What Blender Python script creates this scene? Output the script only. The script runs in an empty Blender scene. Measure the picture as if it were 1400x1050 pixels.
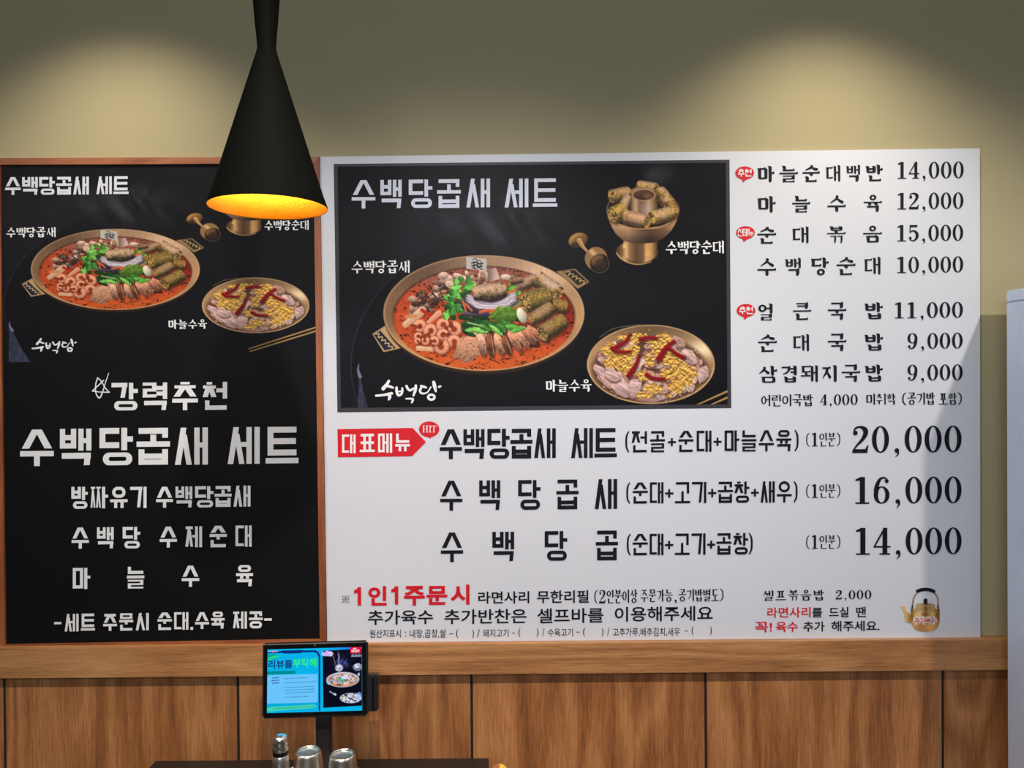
import bpy, bmesh, math, random
import numpy as np
from mathutils import Vector, Matrix, geometry

random.seed(4)
scene = bpy.context.scene
COL = scene.collection

# ---------------------------------------------------------------- camera
F = 1050.0                      # focal length in pixels of a 1400 x 1050 frame
CAM = Vector((0.0, -1.85, 1.64))
PITCH, ROLL = math.radians(0.5), 0.0085
_f = Vector((0, math.cos(PITCH), -math.sin(PITCH)))
_u0 = Vector((0, math.sin(PITCH), math.cos(PITCH)))
_r0 = Vector((1, 0, 0))
_r = _r0 * math.cos(ROLL) - _u0 * math.sin(ROLL)
_u = _r0 * math.sin(ROLL) + _u0 * math.cos(ROLL)
cam_data = bpy.data.cameras.new('camera')
cam_data.sensor_width = 36.0
cam_data.lens = F / 1400.0 * 36.0
cam_data.clip_start = 0.02
cam = bpy.data.objects.new('camera', cam_data)
COL.objects.link(cam)
cam.matrix_world = Matrix(((_r.x, _u.x, -_f.x, CAM.x), (_r.y, _u.y, -_f.y, CAM.y),
                           (_r.z, _u.z, -_f.z, CAM.z), (0, 0, 0, 1)))
scene.camera = cam

def ray(px, py):
    return _f + _r * ((px - 700.0) / F) - _u * ((py - 525.0) / F)
def W(px, py, y=0.0):
    """point of the vertical plane y = const seen at a photo pixel"""
    d = ray(px, py)
    return CAM + d * ((y - CAM.y) / d.y)
def WZ(px, py, z):
    """point of the level plane z = const seen at a photo pixel"""
    d = ray(px, py)
    return CAM + d * ((z - CAM.z) / d.z)

# ---------------------------------------------------------------- light, exposure
scene.view_settings.view_transform = 'Standard'
scene.view_settings.look = 'None'
scene.view_settings.gamma = 1.0
scene.view_settings.use_curve_mapping = False
scene.view_settings.exposure = 0.0
world = bpy.data.worlds.new('room_air')
scene.world = world
world.use_nodes = True
world.node_tree.nodes['Background'].inputs[0].default_value = (0.62, 0.75, 1.0, 1)
world.node_tree.nodes['Background'].inputs[1].default_value = 0.05

def spot(name, loc, aim, watts, size, blend, color, radius=0.03):
    d = bpy.data.lights.new(name, 'SPOT')
    d.energy, d.color = watts, color
    d.spot_size, d.spot_blend = math.radians(size), blend
    d.shadow_soft_size = radius
    o = bpy.data.objects.new(name, d)
    COL.objects.link(o)
    o.location = loc
    o.rotation_euler = (Vector(aim) - Vector(loc)).to_track_quat('-Z', 'Y').to_euler()
    return o
def area(name, loc, aim, watts, sx, sy, color):
    d = bpy.data.lights.new(name, 'AREA')
    d.shape, d.size, d.size_y = 'RECTANGLE', sx, sy
    d.energy, d.color = watts, color
    o = bpy.data.objects.new(name, d)
    COL.objects.link(o)
    o.location = loc
    o.rotation_euler = (Vector(aim) - Vector(loc)).to_track_quat('-Z', 'Y').to_euler()
    return o
CEIL = 2.66
WARM, NEUT, COOL = (1.0, 0.90, 0.74), (1.0, 0.95, 0.89), (0.72, 0.84, 1.0)
# wall washers: recessed ceiling spots close to the back wall
spot('wall_washer_light', (-0.92, -0.42, 2.62), (-0.92, 0.0, 1.52), 22, 104, 1.0, WARM)
spot('wall_washer_light', (0.74, -0.42, 2.62), (0.74, 0.0, 1.52), 22, 104, 1.0, WARM)
# second row of downlights
spot('downlight', (1.47, -1.30, 2.60), (0.72, 0.0, 1.00), 58, 80, 1.0, NEUT, 0.025)
spot('downlight', (-0.10, -1.30, 2.60), (-0.10, 0.0, 0.95), 84, 86, 1.0, NEUT, 0.03)
spot('downlight', (-1.70, -1.30, 2.60), (-1.1, 0.0, 0.98), 44, 76, 1.0, NEUT, 0.03)
# cool fill added high behind the camera, not a lamp of the room
area('cool_fill_light', (-0.3, -3.2, 2.6), (0.3, -0.3, 1.1), 54, 1.4, 0.8, COOL)

# ---------------------------------------------------------------- materials
def lin(c):
    c = np.asarray(c, dtype=float)
    return np.where(c <= 0.04045, c / 12.92, ((c + 0.055) / 1.055) ** 2.4)
def rgb(r, g, b):
    v = lin(np.array([r, g, b]) / 255.0)
    return (float(v[0]), float(v[1]), float(v[2]), 1.0)
def mat(name, color, rough=0.5, metal=0.0, spec=0.5, coat=0.0):
    m = bpy.data.materials.new(name)
    m.use_nodes = True
    b = m.node_tree.nodes['Principled BSDF']
    b.inputs['Base Color'].default_value = color
    b.inputs['Roughness'].default_value = rough
    b.inputs['Metallic'].default_value = metal
    b.inputs['Specular IOR Level'].default_value = spec
    b.inputs['Coat Weight'].default_value = coat
    return m
def node(m, t, **kw):
    n = m.node_tree.nodes.new(t)
    for k, v in kw.items():
        setattr(n, k, v)
    return n
def bsdf(m):
    return m.node_tree.nodes['Principled BSDF']
def link(m, a, b):
    m.node_tree.links.new(a, b)
def ramp(m, stops):
    r = node(m, 'ShaderNodeValToRGB')
    e = r.color_ramp.elements
    while len(e) < len(stops):
        e.new(0.5)
    for k, (p, c) in zip(e, stops):
        k.position, k.color = p, c
    return r
def add_bump(m, scale, strength, dist=0.002, detail=4):
    t = node(m, 'ShaderNodeTexCoord')
    n = node(m, 'ShaderNodeTexNoise')
    n.inputs['Scale'].default_value = scale
    n.inputs['Detail'].default_value = detail
    b = node(m, 'ShaderNodeBump')
    b.inputs['Strength'].default_value = strength
    b.inputs['Distance'].default_value = dist
    link(m, t.outputs['Object'], n.inputs['Vector'])
    link(m, n.outputs[0], b.inputs['Height'])
    link(m, b.outputs[0], bsdf(m).inputs['Normal'])
def wood(name, dark, mid, light, along='Z', scale=1.0, rough=0.45):
    """straight fine grain with broad cathedral figure, running along one axis"""
    m = mat(name, mid, rough)
    tc = node(m, 'ShaderNodeTexCoord')
    oi = node(m, 'ShaderNodeObjectInfo')
    off = node(m, 'ShaderNodeVectorMath', operation='SCALE')
    cb = node(m, 'ShaderNodeCombineXYZ')
    for k in range(3):
        link(m, oi.outputs['Random'], cb.inputs[k])
    link(m, cb.outputs[0], off.inputs[0])
    off.inputs['Scale'].default_value = 37.0
    ad = node(m, 'ShaderNodeVectorMath', operation='ADD')
    link(m, tc.outputs['Object'], ad.inputs[0])
    link(m, off.outputs[0], ad.inputs[1])
    def mapped(across, length):
        mp = node(m, 'ShaderNodeMapping')
        s = [across * scale] * 3
        s['XYZ'.index(along)] = length * scale
        mp.inputs['Scale'].default_value = s
        link(m, ad.outputs[0], mp.inputs['Vector'])
        return mp
    def noise(across, length, detail, rough=.6, dist=0.0):
        n = node(m, 'ShaderNodeTexNoise')
        n.inputs['Scale'].default_value = 1.0
        n.inputs['Detail'].default_value = detail
        n.inputs['Roughness'].default_value = rough
        n.inputs['Distortion'].default_value = dist
        link(m, mapped(across, length).outputs[0], n.inputs['Vector'])
        return n
    def madd(src, k, add):
        q = node(m, 'ShaderNodeMath', operation='MULTIPLY_ADD')
        q.inputs[1].default_value = k
        link(m, src, q.inputs[0])
        if isinstance(add, float):
            q.inputs[2].default_value = add
        else:
            link(m, add, q.inputs[2])
        return q.outputs[0]
    n1 = noise(230, 8, 5, .7)             # fine streaks
    n2 = noise(4.2, .62, 2, .5, .35)       # broad figure
    n3 = noise(26, 1.1, 3, .55)            # bands
    n4 = noise(430, 24, 2)                 # pores
    rings = node(m, 'ShaderNodeMath', operation='PINGPONG')
    rings.inputs[1].default_value = 1.0
    link(m, madd(n2.outputs[0], 21.0, 0.0), rings.inputs[0])
    v = madd(n1.outputs[0], .46, -.07)
    v = madd(n3.outputs[0], .34, v)
    v = madd(rings.outputs[0], .22, v)
    v = madd(n4.outputs[0], .42, v)
    r = ramp(m, [(0.34, dark), (0.60, mid), (0.88, light)])
    link(m, v, r.inputs[0])
    link(m, r.outputs[0], bsdf(m).inputs['Base Color'])
    bp = node(m, 'ShaderNodeBump')
    bp.inputs['Strength'].default_value = 0.12
    bp.inputs['Distance'].default_value = 0.001
    link(m, n1.outputs[0], bp.inputs['Height'])
    link(m, bp.outputs[0], bsdf(m).inputs['Normal'])
    return m

M = {}
M['wall'] = mat('beige_wallpaper', (0.41, 0.35, 0.205, 1), 0.85, spec=0.2)
add_bump(M['wall'], 260, 0.12, 0.001)
M['plain_wall'] = mat('plain_wall_paint', (0.55, 0.50, 0.40, 1), 0.85)
M['ceiling'] = mat('ceiling_paint', (0.50, 0.48, 0.45, 1), 0.9)
M['floor'] = mat('floor_tile', (0.16, 0.13, 0.11, 1), 0.35)
M['panel_wood'] = wood('panel_wood', rgb(98, 54, 26), rgb(160, 100, 55), rgb(202, 140, 86), 'Z', 1.0, 0.5)
M['rail_wood'] = wood('rail_wood', rgb(112, 72, 42), rgb(168, 114, 68), rgb(200, 148, 98), 'X', 1.0, 0.45)
M['frame_wood'] = wood('frame_wood', rgb(98, 50, 26), rgb(140, 76, 42), rgb(172, 104, 62), 'X', 1.2, 0.45)
M['groove'] = mat('groove_dark', (0.012, 0.008, 0.006, 1), 0.8)
M['board_white'] = mat('white_board_vinyl', (0.66, 0.665, 0.71, 1), 0.45, spec=0.3)
M['board_black'] = mat('black_board_vinyl', (0.0052, 0.0050, 0.0054, 1), 0.55, spec=0.12)
M['ink_black'] = mat('black_print', (0.008, 0.008, 0.012, 1), 0.55, spec=0.15)
M['ink_white'] = mat('white_print', (0.80, 0.79, 0.78, 1), 0.5, spec=0.3)
M['ink_grey'] = mat('grey_white_print', (0.66, 0.67, 0.76, 1), 0.5, spec=0.3)
M['ink_red'] = mat('red_print', (0.62, 0.008, 0.018, 1), 0.5, spec=0.3)
M['ink_gap'] = mat('grey_border_print', (0.035, 0.034, 0.042, 1), 0.5, spec=0.3)
M['lamp_black'] = mat('matt_black_lamp', (0.005, 0.005, 0.004, 1), 0.65, spec=0.02)
M['lamp_gold'] = mat('hammered_gold', (1.0, 0.62, 0.07, 1), 0.5, 0.2)
M['bulb'] = mat('frosted_bulb', (1, 0.9, 0.7, 1), 0.3)
M['plastic_black'] = mat('black_plastic', (0.012, 0.012, 0.013, 1), 0.35)
M['glass_black'] = mat('black_screen_glass', (0.004, 0.004, 0.005, 1), 0.12)
M['steel'] = mat('stainless_steel', (0.90, 0.85, 0.76, 1), 0.30, 1.0)
M['chrome'] = mat('chrome', (0.92, 0.88, 0.80, 1), 0.22, 1.0)
M['table_black'] = mat('black_tabletop_laminate', (0.012, 0.010, 0.009, 1), 0.38)
M['ac_white'] = mat('glossy_white_casing', (0.66, 0.77, 0.96, 1), 0.14)
M['ac_grey'] = mat('grey_vent', (0.08, 0.08, 0.09, 1), 0.4)
M['chair_wood'] = wood('chair_wood', rgb(120, 66, 32), rgb(160, 92, 48), rgb(185, 118, 70), 'X', 1.0, 0.4)
M['chair_yellow'] = mat('yellow_lit_edge', (0.9, 0.48, 0.02, 1), 0.4)  # light on the edge of the chair back, put into the base colour
bsdf(M['bulb']).inputs['Emission Color'].default_value = (1, 0.72, 0.36, 1)
bsdf(M['bulb']).inputs['Emission Strength'].default_value = 6.0
# hammered look inside the shade
_t = node(M['lamp_gold'], 'ShaderNodeTexCoord'); _v = node(M['lamp_gold'], 'ShaderNodeTexVoronoi')
_v.inputs['Scale'].default_value = 330
_b = node(M['lamp_gold'], 'ShaderNodeBump'); _b.inputs['Strength'].default_value = 0.25; _b.inputs['Distance'].default_value = 0.001
link(M['lamp_gold'], _t.outputs['Object'], _v.inputs['Vector']); link(M['lamp_gold'], _v.outputs['Distance'], _b.inputs['Height'])
link(M['lamp_gold'], _b.outputs[0], bsdf(M['lamp_gold']).inputs['Normal'])
def attr_mat(name, emit=0.0, rough=0.5):
    m = mat(name, (0, 0, 0, 1), rough, spec=0.12)
    a = node(m, 'ShaderNodeAttribute')
    a.attribute_name = 'print'
    if emit:
        link(m, a.outputs['Color'], bsdf(m).inputs['Emission Color'])
        bsdf(m).inputs['Emission Strength'].default_value = emit
    else:
        link(m, a.outputs['Color'], bsdf(m).inputs['Base Color'])
    return m
M['photo'] = attr_mat('printed_photograph')
M['screen'] = attr_mat('lit_display', 1.0, 0.2)

# ---------------------------------------------------------------- mesh helpers
def new_obj(name, me, material, parent=None):
    o = bpy.data.objects.new(name, me)
    COL.objects.link(o)
    if material is not None:
        me.materials.append(M[material] if isinstance(material, str) else material)
    if parent is not None:
        o.parent = parent
    return o
def mesh_from(name, verts, faces, material, parent=None, smooth=False):
    me = bpy.data.meshes.new(name)
    me.from_pydata([tuple(v) for v in verts], [], faces)
    me.update()
    if smooth:
        me.polygons.foreach_set('use_smooth', [True] * len(me.polygons))
    return new_obj(name, me, material, parent)
def bm_obj(name, bm, material, parent=None, smooth=False):
    bmesh.ops.recalc_face_normals(bm, faces=bm.faces[:])
    me = bpy.data.meshes.new(name)
    bm.to_mesh(me)
    bm.free()
    if smooth:
        me.polygons.foreach_set('use_smooth', [True] * len(me.polygons))
    return new_obj(name, me, material, parent)
def box_bm(x0, y0, z0, x1, y1, z1, bevel=0.0, seg=2, bm=None):
    b = bmesh.new()
    g = bmesh.ops.create_cube(b, size=1.0)
    for v in g['verts']:
        v.co = Vector((x0 + (v.co.x + .5) * (x1 - x0), y0 + (v.co.y + .5) * (y1 - y0), z0 + (v.co.z + .5) * (z1 - z0)))
    if bevel:
        bmesh.ops.bevel(b, geom=b.edges[:], offset=bevel, segments=seg, affect='EDGES', clamp_overlap=True)
    if bm is None:
        return b
    me = bpy.data.meshes.new('tmp'); b.to_mesh(me); b.free(); bm.from_mesh(me); bpy.data.meshes.remove(me)
    return bm
def box(name, a, b, material, parent=None, bevel=0.0):
    return bm_obj(name, box_bm(*a, *b, bevel=bevel), material, parent)
def lathe(name, prof, material, parent=None, seg=64, smooth=True, center=(0, 0)):
    """profile of (radius, z) turned about the z axis"""
    vs, fs = [], []
    n = len(prof)
    for (r, z) in prof:
        for k in range(seg):
            a = 2 * math.pi * k / seg
            vs.append((center[0] + r * math.cos(a), center[1] + r * math.sin(a), z))
    for i in range(n - 1):
        for k in range(seg):
            k2 = (k + 1) % seg
            fs.append((i * seg + k, i * seg + k2, (i + 1) * seg + k2, (i + 1) * seg + k))
    bm = bmesh.new()
    me = bpy.data.meshes.new(name)
    me.from_pydata(vs, [], fs)
    bm.from_mesh(me)
    bpy.data.meshes.remove(me)
    bmesh.ops.remove_doubles(bm, verts=bm.verts[:], dist=1e-6)
    o = bm_obj(name, bm, material, parent, smooth)
    return o
def thing(name, loc, label, cat, group=None):
    o = bpy.data.objects.new(name, None)
    o.empty_display_size = 0.05
    COL.objects.link(o)
    o.location = loc
    o['label'], o['category'] = label, cat
    if group:
        o['group'] = group
    return o
def structure(o):
    o['kind'] = 'structure'
    return o
def keep(o, parent):
    """parent an object built in world coordinates without moving it"""
    o.parent = parent
    o.matrix_parent_inverse = Matrix.Translation(-parent.location)
    return o
# ---------------------------------------------------------------- lettering
LEADS = 'ㄱㄲㄴㄷㄸㄹㅁㅂㅃㅅㅆㅇㅈㅉㅊㅋㅌㅍㅎ'
VOWELS = 'ㅏㅐㅑㅒㅓㅔㅕㅖㅗㅘㅙㅚㅛㅜㅝㅞㅟㅠㅡㅢㅣ'
TAILS = ' ㄱㄲㄳㄴㄵㄶㄷㄹㄺㄻㄼㄽㄾㄿㅀㅁㅂㅄㅅㅆㅇㅈㅊㅋㅌㅍㅎ'
DOUBLE = {'ㄲ': 'ㄱ', 'ㄸ': 'ㄷ', 'ㅃ': 'ㅂ', 'ㅆ': 'ㅅ', 'ㅉ': 'ㅈ'}
NH = {'ㄱ': 1, 'ㄴ': 1, 'ㄷ': 2, 'ㄹ': 3, 'ㅁ': 2, 'ㅂ': 2, 'ㅅ': 1, 'ㅇ': 2, 'ㅈ': 2, 'ㅊ': 3, 'ㅋ': 2, 'ㅌ': 3, 'ㅍ': 2, 'ㅎ': 4}

def catmull(pts, n=8):
    p = [np.array(q, float) for q in pts]
    if len(p) < 3:
        return [p[0] + (p[-1] - p[0]) * k / n for k in range(n + 1)]
    q = [2 * p[0] - p[1]] + p + [2 * p[-1] - p[-2]]
    out = []
    for i in range(1, len(q) - 2):
        for k in range(n):
            t = k / n
            a, b, c, d = q[i - 1], q[i], q[i + 1], q[i + 2]
            out.append(0.5 * ((2 * b) + (c - a) * t + (2 * a - 5 * b + 4 * c - d) * t * t + (3 * b - a - 3 * c + d) * t ** 3))
    out.append(p[-1])
    return out

class Pen:
    """collects filled shapes in photo pixels (x right, y down)"""
    def __init__(s, style='D', t=5.0):
        s.style, s.t, s.v, s.f, s.lay = style, t, [], [], []
        s.th = t
    def nl(s):
        """overlapping strokes of one print lie a hair apart"""
        s.k = (getattr(s, 'k', 0) + 1) % 30
        return s.k * 8e-6
    def poly(s, pts):
        k = len(s.v)
        s.v += [(float(x), float(y)) for x, y in pts]
        s.lay += [s.nl()] * len(pts)
        s.f.append(tuple(range(k, k + len(pts))))
    def strip(s, A, B, closed=False):
        k, n = len(s.v), len(A)
        s.v += [(float(p[0]), float(p[1])) for p in A] + [(float(p[0]), float(p[1])) for p in B]
        s.lay += [s.nl()] * (2 * n)
        for i in range(n if closed else n - 1):
            j = (i + 1) % n
            s.f.append((k + i, k + j, k + n + j, k + n + i))
    def brush(s, pts, n=8, smooth=True, cap=True):
        q = catmull(pts, n) if smooth else [np.array(p, float) for p in pts]
        A, B = [], []
        for i, p in enumerate(q):
            d = q[min(i + 1, len(q) - 1)][:2] - q[max(i - 1, 0)][:2]
            l = np.hypot(*d) or 1
            nrm = np.array([-d[1], d[0]]) / l * p[2] / 2
            A.append(p[:2] + nrm); B.append(p[:2] - nrm)
        s.strip(A, B)
        if cap:
            for p in (q[0], q[-1]):
                s.disc(p[0], p[1], p[2] / 2)
    def disc(s, x, y, r, ry=None, n=12):
        ry = ry or r
        s.poly([(x + r * math.cos(2 * math.pi * k / n), y + ry * math.sin(2 * math.pi * k / n)) for k in range(n)])
    def h(s, x0, x1, y):
        b = s.th / 2
        if s.style == 'D':
            s.poly([(x0, y - b), (x1, y - b), (x1, y + b), (x0, y + b)])
        else:
            b = s.thin / 2
            t = s.t
            e = min(t * 0.75, (x1 - x0) * 0.5)
            s.poly([(x0, y - b * 1.3), (x0 + e * .4, y - b), (x1 - e, y - b), (x1 - e * .35, y - b - t * .34), (x1, y + b * .2),
                    (x1 - e * .3, y + b), (x0, y + b)])
    def vv(s, x, y0, y1):
        a = s.t / 2
        if s.style == 'D':
            s.poly([(x - a, y0), (x + a, y0), (x + a, y1), (x - a, y1)])
        else:
            t = s.t
            s.poly([(x - a - .22 * t, y0), (x + a * .5, y0 + .12 * t), (x + a, y0 + .45 * t), (x + a, y1 - .35 * t), (x + a * .45, y1),
                    (x - a * .8, y1 - .25 * t), (x - a, y0 + .5 * t)])
    def slant(s, xa, ya, xb, yb, w):
        s.poly([(xa - w / 2, ya), (xa + w / 2, ya), (xb + w / 2, yb), (xb - w / 2, yb)])
    def lam(s, x0, x1, y0, y1):
        cx, t = (x0 + x1) / 2, s.t
        if s.style == 'D':
            hw, hh = (x1 - x0) / 2, y1 - y0
            L = math.hypot(hw, hh)
            w = min(t * L / hh, hw * 0.95)
            if hh > 1.7 * (x1 - x0):           # tall narrow form beside an upright vowel
                w = min(t * 1.04, (x1 - x0) * .42)
                s.slant(cx + .02 * w, y0, x0 + w / 2, y1, w)
                s.slant(cx + .10 * w, y0 + .18 * hh, x1 - w / 2, y1, w * .95)
            else:
                s.slant(cx - .16 * w, y0, x0 + w / 2, y1, w)
                s.slant(cx + .16 * w, y0, x1 - w / 2, y1, w)
        else:
            h = y1 - y0
            s.brush([(cx + .04 * (x1 - x0), y0, t * .9), (cx - .02 * (x1 - x0), y0 + .4 * h, t * .75), (x0 + t * .2, y1 - t * .2, t * .25)], cap=False)
            s.brush([(cx, y0 + .34 * h, t * .3), (cx + .22 * (x1 - x0), y0 + .66 * h, t * .75), (x1 - t * .45, y1 - t * .4, t * .85)])
    def ring(s, x0, y0, x1, y1):
        t = s.t
        N = 40
        w, h = x1 - x0, y1 - y0
        if s.style == 'D':
            tt, tv = min(t, w * .36), min(s.th, h * .36)
            r = min(w, h) / 2
            def rr(w, h, r):
                out = []
                for k in range(N):
                    a = 2 * math.pi * (k + .5) / N
                    sx, sy = (1 if math.cos(a) > 0 else -1), (1 if math.sin(a) > 0 else -1)
                    out.append(((x0 + x1) / 2 + sx * (w / 2 - r) + r * math.cos(a), (y0 + y1) / 2 + sy * (h / 2 - r) + r * math.sin(a)))
                return out
            wi, hi = w - 2 * tt, h - 2 * tv
            s.strip(rr(w, h, r), rr(wi, hi, min(wi, hi) / 2), True)
        else:
            cx, cy = (x0 + x1) / 2, (y0 + y1) / 2
            d = min(w, h * 1.25)
            rx, ry = d / 2, h / 2
            tx, ty = min(t * .85, rx * .6), min(s.thin * 1.15, ry * .5)
            A = [(cx + rx * math.cos(2 * math.pi * k / N), cy + ry * math.sin(2 * math.pi * k / N)) for k in range(N)]
            B = [(cx + (rx - tx) * math.cos(2 * math.pi * k / N), cy + (ry - ty) * math.sin(2 * math.pi * k / N)) for k in range(N)]
            s.strip(A, B, True)

def jamo(p, c, x0, y0, x1, y1, ctx):
    """one consonant inside an outer box; ctx V: beside an upright vowel, H: above a flat vowel, T: closing consonant"""
    if c in DOUBLE:
        m = (x0 + x1) / 2
        t0 = p.t
        p.t = min(p.t, (x1 - x0) * (0.17 if p.style == 'D' else .15))
        g = p.t * .2
        jamo(p, DOUBLE[c], x0, y0, m - g, y1, ctx); jamo(p, DOUBLE[c], m + g, y0, x1, y1, ctx)
        p.t = t0
        return
    w, h, D = x1 - x0, y1 - y0, p.style == 'D'
    t0, th0 = p.t, p.th
    n = NH[c]
    p.th = min(p.t, h / (2 * n - 1) * (1.02 if n > 1 else .8)) if D else p.th
    p.t = min(p.t, w * .34)
    if not D:
        p.thin = min(p.t * .5, h / (2 * n) * .9)
    a = p.t / 2
    b = (p.th if D else p.thin) / 2
    L, R, T, B, cx, cy = x0 + a, x1 - a, y0 + b, y1 - b, (x0 + x1) / 2, (y0 + y1) / 2
    if c in 'ㄱㅋ':
        p.h(x0, x1, T)
        if D:
            if ctx == 'V':
                p.slant(R, y0, R - w * .16, y1, p.t)
            elif ctx == 'T':
                p.slant(R, y0, R - w * .04, y1, p.t)
            else:
                p.vv(R, y0, y1)
        elif ctx == 'V':
            p.brush([(R, T - b, p.t), (R - .02 * w, T + .35 * h, p.t * .8), (R - .3 * w, y1 - .15 * h, p.t * .5), (x0 + .12 * w, y1, p.t * .22)], cap=False)
        else:
            p.brush([(R, T - b, p.t), (R, T + .5 * h, p.t), (R - .05 * w, y1, p.t * .7)], cap=False)
        if c == 'ㅋ':
            p.h(x0 + .08 * w, R, cy if D else cy + .06 * h)
    elif c == 'ㄴ':
        p.vv(L, y0, y1 if D else y1 - b * .5); p.h(x0, x1, B)
    elif c in 'ㄷㅌ':
        p.h(x0, x1, T); p.vv(L, y0, y1 if D else y1 - b * .5); p.h(x0, x1, B)
        if c == 'ㅌ':
            p.h(x0, x1 - .02 * w, cy)
    elif c == 'ㄹ':
        p.h(x0, x1, T); p.h(x0, x1, cy); p.h(x0, x1, B)
        p.poly([(R - a, y0 + b), (x1, y0 + b), (x1, cy + b), (R - a, cy + b)])
        p.poly([(x0, cy - b), (L + a, cy - b), (L + a, y1 - b), (x0, y1 - b)])
    elif c == 'ㅁ':
        p.vv(L, y0, y1); p.vv(R, y0, y1); p.h(x0 if D else L, x1 if D else R, T); p.h(x0 if D else L, x1 if D else R, B)
    elif c == 'ㅂ':
        m = y0 + .45 * h
        p.vv(L, y0, y1); p.vv(R, y0, y1); p.h(L, R, m); p.h(x0 if D else L, x1 if D else R, B)
    elif c == 'ㅅ':
        p.lam(x0, x1, y0, y1)
    elif c == 'ㅇ':
        p.ring(x0, y0, x1, y1)
    elif c == 'ㅈ':
        p.h(x0 + .04 * w, x1 - .04 * w, T); p.lam(x0, x1, T - b * .5, y1)
    elif c == 'ㅊ':
        q = h * .17
        if D:
            p.poly([(cx - .2 * w, y0), (cx + .2 * w, y0), (cx + .2 * w, y0 + p.th * .8), (cx - .2 * w, y0 + p.th * .8)])
        else:
            p.brush([(cx - .08 * w, y0, p.t * .5), (cx + .1 * w, y0 + q * .8, p.t * .7)])
        p.h(x0 + .04 * w, x1 - .04 * w, y0 + q + b * 1.6); p.lam(x0, x1, y0 + q + b, y1)
    elif c == 'ㅍ':
        p.h(x0, x1, T); p.h(x0, x1, B); p.vv(x0 + .3 * w, y0 + b, y1 - b); p.vv(x1 - .3 * w, y0 + b, y1 - b)
    elif c == 'ㅎ':
        q = h * .18
        if D:
            p.h(cx - .2 * w, cx + .2 * w, T)
        else:
            p.brush([(cx - .08 * w, y0, p.t * .5), (cx + .1 * w, y0 + q * .7, p.t * .7)])
        p.h(x0, x1, y0 + q + 1.8 * b)
        p.ring(x0 + .1 * w, y0 + q + 4 * b, x1 - .1 * w, y1)
    p.t, p.th = t0, th0

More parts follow.
